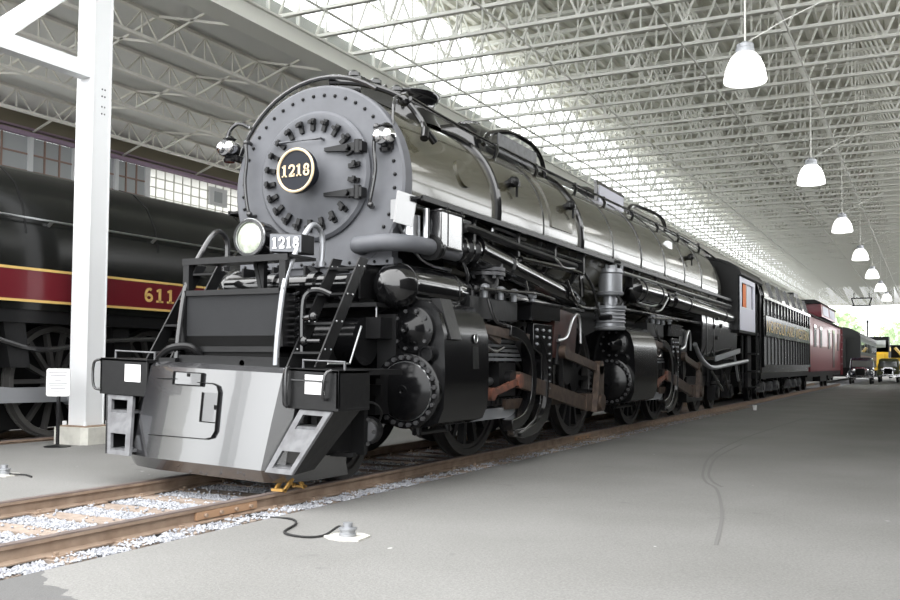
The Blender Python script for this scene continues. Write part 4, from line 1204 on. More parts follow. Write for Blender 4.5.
# box and slanted plate beside the smokebox
m = U(); m.box(1.08, 1.28, 8.62, 9.14, 2.31, 2.70); m.box(1.06, 1.30, 8.60, 9.16, 2.68, 2.71); fb = part(m, 'lubricator_box', M['pilot'], bevel=0.02)
for y in (8.78, 9.12):
    m = U(); m.cyl((1.28, y, 2.33), (1.28, y, 2.72), 0.008, n=8); m.ball((1.27, y, 2.73), 0.022); m.build('box_rod', M['satin'], fb)
m = U(); m.hexa([(1.15, 7.86, 2.47), (1.17, 7.86, 2.47), (1.15, 8.21, 2.47), (1.17, 8.21, 2.47), (1.15, 7.93, 2.79), (1.17, 7.93, 2.79), (1.15, 8.31, 2.79), (1.17, 8.31, 2.79)]); m.box(0.95, 1.16, 8.15, 8.24, 2.55, 2.75); part(m, 'slanted_plate', M['pilot'])
m = U(); m.cyl((1.02, 8.45, 2.40), (1.02, 8.45, 2.62), 0.10, n=18); m.cyl((1.16, 8.52, 2.36), (1.16, 8.52, 2.70), 0.035, n=10); m.cyl((1.1, 8.6, 2.45), (1.1, 8.9, 2.45), 0.05, n=8); part(m, 'feed_valve', M['steel'])
# the long slanting pipe and its bellows
m = U(); m.cyl((1.08, 9.22, 2.38), (1.06, 9.72, 2.39), 0.155, n=28)
for y in (9.30, 9.48, 9.66): m.cyl((1.07, y, 2.385), (1.07, y + 0.04, 2.385), 0.185, n=28)
part(m, 'pipe_bellows', M['gloss'])
m = U(); a, c = Vector((1.08, 9.75, 2.42)), Vector((1.00, 13.9, 2.02)); L = (c - a).length
m.lathe(a, c - a, [(0.0, 0.12), (0.0, 0.18), (0.06, 0.18), (0.06, 0.165), (0.95, 0.168), (0.95, 0.19), (1.0, 0.19), (1.0, 0.168), (L - 0.75, 0.165), (L - 0.1, 0.085), (L, 0.05)], 32); part(m, 'slanting_pipe', M['gloss'])
m = U()
for q in (((1.1, 9.45, 2.3), (1.16, 9.5, 2.1), (1.1, 9.6, 1.95)), ((1.15, 11.2, 2.2), (1.2, 11.25, 1.95), (1.2, 11.5, 1.8)), ((1.18, 12.7, 2.3), (1.22, 12.9, 2.05), (1.2, 13.3, 1.95), (1.15, 14.3, 1.98)), ((1.1, 13.4, 2.6), (1.16, 13.9, 2.3), (1.18, 14.2, 1.85))):
    m = U(); m.tube(q, 0.022, smooth=5); part(m, 'small_pipe', M['pipe'])
m = U()
for q in (((0.95, 8.2, 2.6), (1.0, 8.7, 2.2), (1.0, 9.4, 2.15)), ((1.0, 11.6, 2.55), (1.22, 12.0, 2.55), (1.24, 12.4, 2.45), (1.22, 12.9, 2.48)), ((1.2, 16.3, 2.2), (1.22, 17.4, 2.2), (1.26, 18.0, 2.45)), ((1.25, 17.4, 2.1), (1.27, 17.7, 2.15), (1.27, 18.2, 2.4))):
    m = U(); m.tube(q, 0.018, smooth=5); part(m, 'small_pipe', M['steel'])

# ---- motion: crosshead guides, guide yoke, rods, valve gear (front and rear engine)
def motion(dy, k=1.0, rich=True):
    def Y(y): return 10.35 + (y - 10.35) * k + dy
    # stacked crosshead guide bars
    m = U()
    for i in range(5): m.box(1.02, 1.20, Y(9.5), Y(11.3), 1.14 + 0.055 * i, 1.175 + 0.055 * i)
    m.box(1.02, 1.2, Y(9.45), Y(9.55), 0.72, 1.42); part(m, 'crosshead_guide', M['greysteel'])
    m = U(); m.box(1.0, 1.22, Y(10.25), Y(10.75), 0.72, 1.12); m.cyl((1.22, Y(10.5), 0.92), (1.30, Y(10.5), 0.92), 0.11, n=18); m.box(1.02, 1.20, Y(9.9), Y(11.1), 0.62, 0.70)
    for i in range(9): m.box(1.2, 1.22, Y(9.95 + 0.12 * i), Y(10.0 + 0.12 * i), 0.63, 0.70)
    part(m, 'crosshead', M['satin'])
    m = U(); m.cyl((1.1, Y(9.32), 0.86), (1.1, Y(10.3), 0.9), 0.05, n=14); part(m, 'piston_rod', M['steel'])
    m = U(); m.hexa([(1.0, Y(8.9), 0.46), (1.22, Y(8.9), 0.46), (1.0, Y(10.75), 0.46), (1.22, Y(10.75), 0.46), (1.0, Y(9.35), 0.585), (1.22, Y(9.35), 0.585), (1.0, Y(10.75), 0.585), (1.22, Y(10.75), 0.585)]); part(m, 'guide_foot', M['greysteel'])
    m = U(); m.bar((1.30, Y(9.85), 0.76), (1.30, Y(10.65), 0.90), 0.05, 0.075); m.cyl((1.26, Y(9.85), 0.76), (1.34, Y(9.85), 0.76), 0.075, n=14); m.cyl((1.26, Y(10.65), 0.90), (1.34, Y(10.65), 0.90), 0.09, n=14); part(m, 'union_link', M['redlead'])
    m = U(); m.cyl((1.22, Y(9.55), 0.92), (1.33, Y(9.55), 0.92), 0.10, n=14); part(m, 'valve_crank', M['rustrod'])
    # guide yoke: tall plate that curls forward at the foot, with curved ribs
    m = U()
    out = [(11.06, 1.62), (11.72, 1.62), (11.72, 1.28), (11.70, 0.62), (11.55, 0.38), (11.2, 0.24), (10.75, 0.20), (10.45, 0.24), (10.45, 0.32), (10.8, 0.33), (11.10, 0.42), (11.30, 0.60), (11.34, 0.90), (11.34, 1.22), (11.06, 1.30)]
    m.prism([(Y(a), b) for a, b in out], 'x', 1.24, 1.34)
    gy = part(m, 'guide_yoke', M['gloss'], bevel=0.01)
    def cr(P, n=5):
        P = [Vector(p) for p in P]; Q = []
        for i in range(len(P) - 1):
            p0, p1, p2, p3 = P[max(i - 1, 0)], P[i], P[i + 1], P[min(i + 2, len(P) - 1)]
            for e in range(n):
                t = e / n
                Q.append(tuple(0.5 * ((2 * p1) + (p2 - p0) * t + (2 * p0 - 5 * p1 + 4 * p2 - p3) * t * t + (3 * p1 - p0 - 3 * p2 + p3) * t ** 3)))
        return Q + [tuple(P[-1])]
    m = U(); m.band(cr([(Y(10.30), 1.50), (Y(10.70), 1.43), (Y(10.98), 1.20), (Y(11.05), 0.90), (Y(10.96), 0.62), (Y(10.70), 0.44), (Y(10.35), 0.38)]), 0.13, (1.22, 0, 0), (0, 1, 0), (0, 0, 1), (1, 0, 0), 0.14); m.build('yoke_rib', M['gloss'], gy, bevel=0.008)
    m = U(); m.band(cr([(Y(11.16), 1.52), (Y(11.42), 1.30), (Y(11.50), 0.9), (Y(11.42), 0.55), (Y(11.15), 0.36), (Y(10.6), 0.25)]), 0.05, (1.34, 0, 0), (0, 1, 0), (0, 0, 1), (1, 0, 0), 0.025); m.build('yoke_bead', M['gloss'], gy)
    m = U()
    for i in range(3):
        for j in range(3): m.ball((1.345, Y(11.16 + 0.22 * i), 1.36 + 0.09 * j), 0.02, 6, 4)
    for j in range(6): m.ball((1.345, Y(11.6), 1.24 - 0.09 * j), 0.014, 6, 4)
    m.build('yoke_bolt', M['greysteel'], gy)
    m = U(); m.box(1.0, 1.34, Y(10.98), Y(12.0), 1.68, 1.86); m.box(0.98, 1.36, Y(10.95), Y(11.6), 1.655, 1.685); m.box(0.98, 1.36, Y(10.95), Y(12.05), 1.86, 1.885); part(m, 'yoke_bracket', M['gloss'])
    m = U(); m.hexa([(1.0, Y(11.8), 1.20), (1.30, Y(11.8), 1.20), (1.0, Y(12.75), 1.15), (1.28, Y(12.75), 1.15), (1.0, Y(11.9), 1.86), (1.32, Y(11.9), 1.86), (1.0, Y(12.8), 1.80), (1.30, Y(12.8), 1.80)]); part(m, 'link_bracket', M['oxide'] if rich else M['gloss'])
    m = U(); m.tube([(1.34, Y(11.9), 1.42), (1.36, Y(12.2), 1.48), (1.37, Y(12.4), 1.72), (1.37, Y(12.6), 1.80), (1.37, Y(12.72), 1.72), (1.37, Y(12.75), 1.4)], 0.022, smooth=5); part(m, 'oil_pipe', M['steel'])
    m = U(); m.bar((1.30, Y(9.62), 1.50), (1.30, Y(10.95), 1.42), 0.05, 0.11); m.bar((1.28, Y(9.5), 1.55), (1.28, Y(10.1), 1.38), 0.06, 0.1); part(m, 'combination_lever', M['rustrod'])
    m = U(); m.box(1.0, 1.24, Y(9.4), Y(10.75), 1.62, 1.86)
    for i in range(6):
        m.cyl((1.2, Y(9.55 + 0.22 * i), 1.60), (1.2, Y(9.55 + 0.22 * i), 1.93), 0.03, n=8); m.ball((1.22, Y(9.6 + 0.22 * i), 1.95), 0.045, 8, 5)
    part(m, 'reverse_gear', M['satin'])
    for q in (((1.3, Y(9.6), 1.95), (1.3, Y(10.4), 1.97), (1.3, Y(11.2), 2.0), (1.25, Y(12.0), 1.98)), ((1.28, Y(9.8), 1.85), (1.33, Y(9.9), 1.6), (1.30, Y(10.4), 1.55)), ((1.3, Y(9.45), 1.4), (1.34, Y(9.8), 1.25), (1.3, Y(10.2), 1.3))):
        m = U(); m.tube(q, 0.022, smooth=5); part(m, 'lubricator_pipe', M['pipe'])
    for yy in (9.75, 10.2, 10.6, 11.2):
        m = U(); m.lathe((1.26, Y(yy), 1.86), (0, 0, 1), [(0, 0.035), (0.08, 0.035), (0.09, 0.055), (0.14, 0.055), (0.16, 0.02)], 10)
        part(m, 'oil_cup', M['greysteel'])
    # rods behind the yoke
    m = U(); m.bar((1.30, Y(10.6), 0.92), (1.33, Y(13.15), 0.53), 0.07, 0.19); m.box(1.28, 1.38, Y(13.0), Y(13.5), 0.44, 0.68); part(m, 'main_rod', M['rustrod'])
    m = U(); m.bar((1.22, Y(10.4), 0.62), (1.22, Y(14.2), 0.62), 0.05, 0.12); m.bar((1.20, Y(11.3), 0.66), (1.24, Y(13.2), 0.60), 0.06, 0.14); part(m, 'coupling_rod', M['rustrod'])
    m = U(); m.bar((1.36, Y(12.0), 1.27), (1.40, Y(13.45), 1.05), 0.05, 0.12); m.cyl((1.33, Y(12.05), 1.27), (1.42, Y(12.05), 1.27), 0.09, n=14); m.cyl((1.36, Y(13.45), 1.05), (1.46, Y(13.45), 1.05), 0.11, n=14); part(m, 'eccentric_rod', M['rustrod'])
    m = U(); m.hexa([(1.36, Y(13.22), 0.42), (1.46, Y(13.22), 0.42), (1.36, Y(13.55), 0.42), (1.46, Y(13.55), 0.42), (1.38, Y(13.35), 1.08), (1.46, Y(13.35), 1.08), (1.38, Y(13.55), 1.08), (1.46, Y(13.55), 1.08)]); m.cyl((1.4, Y(13.4), 0.55), (1.50, Y(13.4), 0.55), 0.12, n=14); part(m, 'eccentric_crank', M['rustrod'])
    m = U(); m.cyl((1.28, Y(11.98), 1.10), (1.28, Y(12.05), 1.5), 0.05, n=10); m.bar((1.26, Y(12.3), 0.72), (1.28, Y(12.2), 1.2), 0.06, 0.1); m.cyl((1.2, Y(12.4), 1.02), (1.3, Y(12.4), 1.02), 0.20, n=20); part(m, 'expansion_link', M['satin'])
motion(0.0)
motion(7.25, 0.86, False)
for s in (-1,):
    m = U(); m.box(-1.3, -1.1, 10.3, 14.5, 0.55, 0.7); m.box(-1.3, -1.1, 17.2, 21.2, 0.55, 0.7); part(m, 'coupling_rod', M['rustrod'])

# ---- air compressor between the engines
m = U(); px_, py_ = 1.18, 14.75
m.lathe((px_, py_, 0), (0, 0, 1), [(1.66, 0.0), (1.66, 0.24), (1.70, 0.25), (1.72, 0.23), (1.98, 0.23), (2.0, 0.26), (2.04, 0.26), (2.06, 0.12), (2.20, 0.11), (2.22, 0.21), (2.26, 0.22), (2.28, 0.195), (2.56, 0.195), (2.58, 0.215), (2.64, 0.20), (2.66, 0.10), (2.70, 0.09), (2.71, 0.0)], 30, cap=False)
for z in (1.78, 1.84, 1.90, 1.96): m.ring((px_, py_, z), (0, 0, 1), 0.235, 0.016, 30, 6)
for a in range(0, 360, 45):
    x, y = px_ + 0.2 * math.cos(math.radians(a)), py_ + 0.2 * math.sin(math.radians(a))
    m.cyl((x, y, 2.60), (x, y, 2.70), 0.018, n=6); m.cyl((x, y, 2.02), (x, y, 2.10), 0.02, n=6)
ac = part(m, 'air_compressor', M['greysteel'])
m = U(); m.tube([(px_ + 0.15, py_ - 0.1, 2.2), (px_ + 0.22, py_ - 0.12, 2.1), (px_ + 0.15, py_ - 0.14, 2.03)], 0.03, smooth=4); m.build('compressor_pipe', M['satin'], ac)
m = U(); m.tube([(px_ + 0.05, py_, 2.70), (px_ + 0.05, py_, 2.78), (px_ + 0.12, py_ + 0.15, 2.76)], 0.025); m.build('compressor_pipe', M['satin'], ac)
m = U(); m.cyl((px_ - 0.1, py_ - 0.22, 1.85), (px_ + 0.1, py_ - 0.26, 1.85), 0.04); m.build('compressor_pipe', M['satin'], ac)
# ---- air tanks
for y0, y1, z0, z1, r, u in ((16.0, 17.95, 2.42, 2.42, 0.215, 1.13), (18.7, 25.2, 2.40, 2.30, 0.185, 1.14)):
    m = U(); a, c = Vector((u, y0, z0)), Vector((u, y1, z1)); L = (c - a).length
    m.lathe(a, c - a, [(0, 0), (0.03, r * 0.6), (0.10, r), (L - 0.10, r), (L - 0.03, r * 0.6), (L, 0)], 32, cap=False); tk = part(m, 'air_tank', M['gloss'])
    for t in (0.2, 0.8):
        q = U(); p = a + (c - a) * t; q.lathe(p, c - a, [(0, r - .01), (0, r + 0.012), (0.05, r + 0.012), (0.05, r - .01)], 32, cap=False); q.bar((p.x, p.y, p.z + r), (p.x - 0.05, p.y, 2.76), 0.05, 0.05); q.build('tank_strap', M['satin'], tk)
m = U(); m.cyl((1.12, 18.35, 2.38), (1.12, 18.7, 2.38), 0.16, n=24); m.cyl((1.12, 18.2, 2.38), (1.12, 18.35, 2.38), 0.10, n=20); part(m, 'tank_valve', M['gloss'])
# ---- firebox sides, ash pan, trailing truck
for s in (1, -1):
    m = U(); pr = [(0.4, 1.25), (1.20, 1.22), (1.26, 1.55), (1.27, 2.0), (1.24, 2.45), (1.12, 2.74), (0.4, 2.74)]
    m.prism([(a * s, b) for a, b in pr], 'y', 21.3, 25.6); fx = part(m, 'firebox_side', M['gloss'], bevel=0.02)
    if s > 0:
        m = U()
        for y, z in ((23.0, 2.22), (23.4, 2.05), (22.6, 2.0), (22.9, 1.75), (23.8, 2.3)): m.cyl((1.24, y, z), (1.30, y, z), 0.05, n=10)
        m.build('washout_plug', M['satin'], fx)
        m = U(); m.box(1.25, 1.275, 21.75, 21.79, 1.3, 2.5); m.box(1.25, 1.275, 22.55, 22.59, 1.3, 2.5); m.build('firebox_seam', M['satin'], fx)
m = U(); m.tube([(1.30, 20.4, 1.55), (1.32, 20.9, 1.25), (1.34, 21.9, 1.05), (1.36, 23.6, 1.10), (1.36, 26.5, 1.22)], 0.05, smooth=5); part(m, 'injector_pipe', M['greysteel'])
m = U(); m.bar((1.36, 22.3, 1.25), (1.36, 25.4, 1.48), 0.04, 0.12); m.bar((1.36, 24.6, 1.4), (1.36, 25.2, 0.7), 0.05, 0.05); part(m, 'grate_lever', M['greysteel'])
m = U(); m.hexa([(-1.0, 21.4, 0.55), (1.0, 21.4, 0.55), (-1.0, 25.6, 0.55), (1.0, 25.6, 0.55), (-1.2, 21.4, 1.3), (1.2, 21.4, 1.3), (-1.2, 25.6, 1.3), (1.2, 25.6, 1.3)]); part(m, 'ash_pan', M['dull'])
m = U(); m.box(0.9, 1.12, 20.4, 22.0, 0.30, 0.85); m.box(0.95, 1.08, 22.0, 25.6, 0.62, 0.85); part(m, 'trailing_truck_frame', M['satin'])
for y in (22.9, 24.6):
    m = U(); m.box(1.08, 1.26, y - 0.24, y + 0.24, 0.28, 0.62); m.cyl((1.26, y, 0.45), (1.31, y, 0.45), 0.14, n=16); m.box(1.04, 1.2, y - 0.4, y + 0.4, 0.66, 0.72); part(m, 'trailing_axle_box', M['satin'])
    for dy in (-0.3, 0.3):
        m = U(); m.cyl((1.12, y + dy, 0.62), (1.12, y + dy, 1.02), 0.07, n=12); part(m, 'trailing_spring', M['satin'])
for y0, z0, y1, z1 in ((22.0, 1.0, 23.4, 0.5), (23.6, 0.9, 24.2, 0.5), (25.4, 1.2, 25.9, 0.4), (26.1, 1.9, 26.15, 0.5)):
    m = U(); m.cyl((1.3, y0, z0), (1.3, y1, z1), 0.035, n=8); part(m, 'side_pipe', M['pipe'])
# ---- cab
def shell(y0, y1, hw, z0, z1, zr, n=14):
    """outline of an arched-roof body"""
    return [(-hw, z0), (hw, z0), (hw, z1)] + [(hw * math.cos(PI * i / n), z1 + (zr - z1) * math.sin(PI * i / n)) for i in range(1, n)] + [(-hw, z1)]
m = U(); m.prism(shell(0, 0, 1.40, 2.02, 3.46, 3.98), 'y', 25.2, 25.28); cabf = part(m, 'cab_front', M['satin'])
for s in (1, -1):
    m = U(); x0, x1 = sorted((1.37 * s, 1.41 * s))
    m.box(x0, x1, 25.2, 27.6, 2.02, 2.62); m.box(x0, x1, 25.2, 25.5, 2.62, 3.48); m.box(x0, x1, 27.3, 27.6, 2.62, 3.48); m.box(x0, x1, 25.5, 27.3, 3.28, 3.48)
    cs = part(m, 'cab_side', M['lilac'] if s > 0 else M['gloss'])  # near side pale: its sky reflection is put into the colour
    m = U(); m.box(1.38 * s - 0.01, 1.38 * s + 0.01, 26.35, 26.42, 2.62, 3.28); m.box(1.38 * s - 0.02, 1.38 * s + 0.02, 25.5, 27.3, 2.60, 2.64); m.build('cab_window_frame', M['white'], cs)
    m = U(); m.box(1.36 * s - 0.004, 1.36 * s + 0.004, 26.45, 27.28, 2.64, 3.27); m.build('cab_window_painted_light', M['lilac'], cs)  # pale panel: the bright window light is put into its colour
    m = U(); m.box(1.365 * s - 0.006, 1.365 * s + 0.006, 25.9, 26.34, 2.64, 3.27); m.build('cab_curtain', M['orange'], cs)
m = U(); n = 14; hw, z1, zr = 1.46, 3.46, 4.0
up = [(hw * math.cos(PI * i / n), z1 + (zr - z1) * math.sin(PI * i / n)) for i in range(n + 1)]
m.prism(up + [(a * 0.97, b - 0.05) for a, b in reversed(up)], 'y', 25.1, 28.7); part(m, 'cab_roof', M['satin'])
m = U(); m.box(-1.38, 1.38, 25.25, 28.4, 1.95, 2.03); part(m, 'cab_floor', M['dull'])
m = U(); m.box(-1.2, 1.2, 27.6, 28.5, 2.03, 3.4); part(m, 'cab_rear_curtain', M['dull'])
for y in (27.75, 28.35):
    m = U(); m.tube([(1.42, y, 0.6), (1.42, y, 3.1)], 0.025); part(m, 'cab_handrail', M['pipe'])
m = U(); m.box(1.15, 1.42, 27.7, 28.3, 0.45, 0.5); m.box(1.15, 1.42, 27.7, 28.3, 0.9, 0.95); m.box(1.15, 1.40, 27.7, 28.3, 1.4, 1.45); m.box(1.12, 1.18, 27.7, 28.3, 0.45, 2.0); part(m, 'cab_step', M['satin'])

# ================================================================== THE TENDER
TY0, TY1 = 28.9, 41.0
TE = thing('tender', 'black coal tender with ribbed side and gold lettering, coupled behind the big locomotive', 'tender', (TX, TY0, 0))
def tpart(m, name, material, parent=None, **k): return m.build(name, material, parent or TE, **k)
m = U(); m.prism([(-1.38, 0.86), (1.38, 0.86), (1.38, 3.12), (1.22, 3.72), (-1.22, 3.72), (-1.38, 3.12)], 'y', TY0, TY1); body = tpart(m, 'tank', M['gloss'], bevel=0.02)
nr = 17
for k in range(nr):
    y = TY0 + 0.05 + (TY1 - TY0 - 0.1) * k / (nr - 1)
    m = U(); m.box(1.38, 1.45, y - 0.03, y + 0.03, 1.12, 3.1); m.build('tank_rib', M['gloss'], body)
m = U(); m.box(1.38, 1.47, TY0, TY1, 3.08, 3.16); m.box(1.38, 1.46, TY0, TY1, 1.04, 1.12); m.build('tank_moulding', M['gloss'], body)
for k in range(7):
    m = U(); y = TY0 + 0.3 + 1.9 * k; m.hexa([(1.38, y, 3.14), (1.44, y, 3.14), (1.38, y + .06, 3.14), (1.44, y + .06, 3.14), (1.22, y, 3.72), (1.28, y, 3.72), (1.22, y + .06, 3.72), (1.28, y + .06, 3.72)]); m.build('bunker_rib', M['gloss'], body)
m = U(); m.box(1.38, 1.462, TY0 + 0.35, TY1 - 0.35, 1.98, 2.58); m.build('lettering_band', M['head'], body)
m = U(); w = text_mesh(m, 'NORFOLK AND WESTERN', 0.52, (1.466, TY0 + 0.45, 2.10), (0, 1, 0), (0, 0, 1), (1, 0, 0), 0.0)
sc_ = 10.9 / w
m.v = [(p[0], (p[1] - (TY0 + 0.45)) * sc_ + TY0 + 0.45, p[2]) for p in m.v]
m.build('tank_lettering', M['gold'], body)
m = U(); m.box(-1.36, 1.36, TY0 - 0.1, TY1 + 0.1, 0.70, 0.88); tpart(m, 'tender_frame', M['satin'])
m = U(); m.box(-1.0, 1.0, 39.6, 40.9, 3.72, 4.0); tpart(m, 'rear_deck_box', M['satin'])
tw = None
for y in (30.4, 31.9, 33.4, 36.6, 38.1, 39.6):
    for s in (1, -1):
        if tw is None:
            q = U(); q.lathe((0.65, y, 0.42), (1, 0, 0), [(0.0, 0.445), (0.03, 0.445), (0.035, 0.42), (0.14, 0.42), (0.14, 0.34), (0.10, 0.32), (0.11, 0.12), (0.16, 0.08), (0.16, 0)], 32, cap=False)
            tw = tpart(q, 'tender_wheel', M['satin'], origin=(TX + 0.79, y, 0.42))
        else:
            o = dup_part(tw, TE, (TX + 0.79 * s, y, 0.42))
            if s < 0: o.rotation_euler = (0, 0, PI)
for y0 in (31.9, 38.1):
    m = U(); m.box(0.90, 1.04, y0 - 1.9, y0 + 1.9, 0.50, 0.62); m.box(-1.0, 1.0, y0 - 0.3, y0 + 0.3, 0.4, 0.7); m.box(0.92, 1.02, y0 - 1.75, y0 + 1.75, 0.26, 0.34); bo = tpart(m, 'tender_truck', M['satin'])
    for dy in (-1.5, 0, 1.5):
        m = U(); m.box(1.0, 1.2, y0 + dy - 0.17, y0 + dy + 0.17, 0.28, 0.60); m.cyl((1.2, y0 + dy, 0.44), (1.24, y0 + dy, 0.44), 0.12, n=12); m.build('axle_box', M['greypaint'], bo)
    for dy in (-0.75, 0.75):
        m = U(); m.ring((1.05, y0 + dy, 0.52), (0, 0, 1), 0.09, 0.03, 14, 6); m.ring((1.05, y0 + dy, 0.60), (0, 0, 1), 0.09, 0.03, 14, 6); m.build('truck_spring', M['satin'], bo)

# ================================================================== CABOOSE, COACH AND WHAT STANDS BEYOND
CY0, CY1 = 41.5, 57.0
CB = thing('caboose', 'dark red railway caboose with cupola coupled behind the black tender', 'caboose', (TX, CY0, 0))
def cpart(m, name, material, parent=None, **k): return m.build(name, material, parent or CB, **k)
m = U(); m.prism(shell(0, 0, 1.40, 0.85, 3.18, 3.42), 'y', CY0, CY1); cbody = cpart(m, 'body', M['caboose'])
m = U(); m.prism([(-1.48, 3.16), (1.48, 3.16), (1.2, 3.36), (0, 3.50), (-1.2, 3.36)], 'y', CY0 - 0.3, CY1 + 0.3); cpart(m, 'roof', M['satin'])
m = U(); m.prism([(-0.95, 3.4), (1.30, 3.4), (1.25, 4.02), (0.9, 4.12), (-0.9, 4.12), (-0.95, 4.02)], 'y', 47.5, 55.0); cup = cpart(m, 'cupola', M['caboose'])
m = U(); m.prism([(-1.05, 4.02), (1.36, 4.02), (1.0, 4.2), (-1.0, 4.2)], 'y', 47.2, 55.3); m.build('cupola_roof', M['satin'], cup)
for y in (48.2, 51.6):
    m = U(); m.hexa([(1.28, y, 3.5), (1.305, y, 3.5), (1.28, y + 2.7, 3.5), (1.305, y + 2.7, 3.5), (1.25, y, 3.95), (1.275, y, 3.95), (1.25, y + 2.7, 3.95), (1.275, y + 2.7, 3.95)]); m.build('cupola_window', M['lilac'], cup)
for y in (42.8, 45.3, 49.2):
    m = U(); m.box(1.39, 1.42, y, y + 1.0, 1.9, 2.85); w_ = m.build('side_window', M['maroon'], cbody)
    m = U(); m.box(1.415, 1.425, y + 0.12, y + 0.88, 2.0, 2.75); m.build('window_pane', M['darkglass'], w_)
m = U(); m.box(1.39, 1.42, 51.6, 52.7, 1.0, 2.9); m.build('side_door', M['maroon'], cbody)
m = U(); m.box(1.39, 1.42, 54.4, 55.2, 1.9, 2.8); m.build('side_window', M['maroon'], cbody)
m = U()
for z in (1.2, 1.6, 2.0, 2.4, 2.8): m.cyl((1.46, 55.9, z), (1.46, 56.7, z), 0.025, n=6)
m.cyl((1.46, 55.9, 0.6), (1.46, 55.9, 3.1), 0.03, n=6); m.cyl((1.46, 56.7, 0.6), (1.46, 56.7, 3.1), 0.03, n=6); cpart(m, 'side_ladder', M['caboose'])
m = U(); m.box(-1.3, 1.3, CY0 - 0.2, CY1 + 0.2, 0.62, 0.86); cpart(m, 'underframe', M['satin'])
cw = None
for y in (43.2, 45.2, 53.2, 55.2):
    for s in (1, -1):
        if cw is None:
            q = U(); q.lathe((0.65, y, 0.42), (1, 0, 0), [(0, .445), (.03, .445), (.035, .42), (.14, .42), (.14, .33), (.1, .3), (.12, .1), (.16, 0)], 28, cap=False); cw = cpart(q, 'caboose_wheel', M['satin'], origin=(TX + .79, y, .42))
        else:
            o = dup_part(cw, CB, (TX + .79 * s, y, .42))
            if s < 0: o.rotation_euler = (0, 0, PI)
for y in (44.2, 54.2):
    m = U(); m.box(0.92, 1.06, y - 1.4, y + 1.4, 0.42, 0.6); m.box(-0.9, 0.9, y - 0.2, y + 0.2, 0.4, 0.64); cpart(m, 'caboose_truck', M['satin'])
m = U(); m.box(0.4, 1.2, 47.5, 50.5, 0.35, 0.62); cpart(m, 'battery_box', M['satin'])

KY0, KY1 = 73.0, 96.0
CO = thing('passenger_coach', 'grey green passenger coach with dark end, standing beyond the red caboose', 'passenger coach', (TX, KY0, 0))
def kpart(m, name, material, parent=None, **k): return m.build(name, material, parent or CO, **k)
m = U(); m.prism(shell(0, 0, 1.42, 0.95, 3.15, 3.2), 'y', KY0, KY1); kb = kpart(m, 'body', M['coach'])
m = U(); m.prism([(1.46 * math.cos(PI * i / 14), 3.12 + 0.75 * math.sin(PI * i / 14)) for i in range(15)], 'y', KY0 - 0.2, KY1 + 0.2); kpart(m, 'roof', M['coachend'])
m = U(); m.box(-1.44, 1.44, KY0 - 0.06, KY0 + 0.05, 0.95, 3.15); kpart(m, 'end_wall', M['coachend'])
m = U(); m.box(-0.45, 0.45, KY0 - 0.5, KY0 - 0.05, 1.0, 3.0); kpart(m, 'vestibule', M['coachend'])
m = U(); m.box(1.42, 1.44, KY0 + 0.3, KY1, 2.0, 2.9); band = m.build('window_band', M['coachband'], kb)
for k in range(11):
    m = U(); m.box(1.435, 1.45, KY0 + 1.0 + 2.0 * k, KY0 + 2.3 + 2.0 * k, 2.1, 2.8); m.build('coach_window', M['carglass'], band)
m = U(); m.box(1.42, 1.445, KY0 + 0.3, KY1, 1.55, 1.85); m.build('pale_stripe', mat('pale_rose_stripe', (0.42, 0.28, 0.25), 0.4), kb)
for y in (75.5, 93.5):
    m = U(); m.box(-1.0, 1.0, y - 1.6, y + 1.6, 0.3, 0.9)
    for dy in (-1.2, 1.2):
        for s in (-1, 1): m.cyl((0.72 * s, y + dy, 0.45), (0.86 * s, y + dy, 0.45), 0.45, n=20)
    kpart(m, 'coach_truck', M['satin'])
m = U(); m.box(-1.2, 1.2, KY0, KY1, 0.8, 0.97); kpart(m, 'underframe', M['satin'])

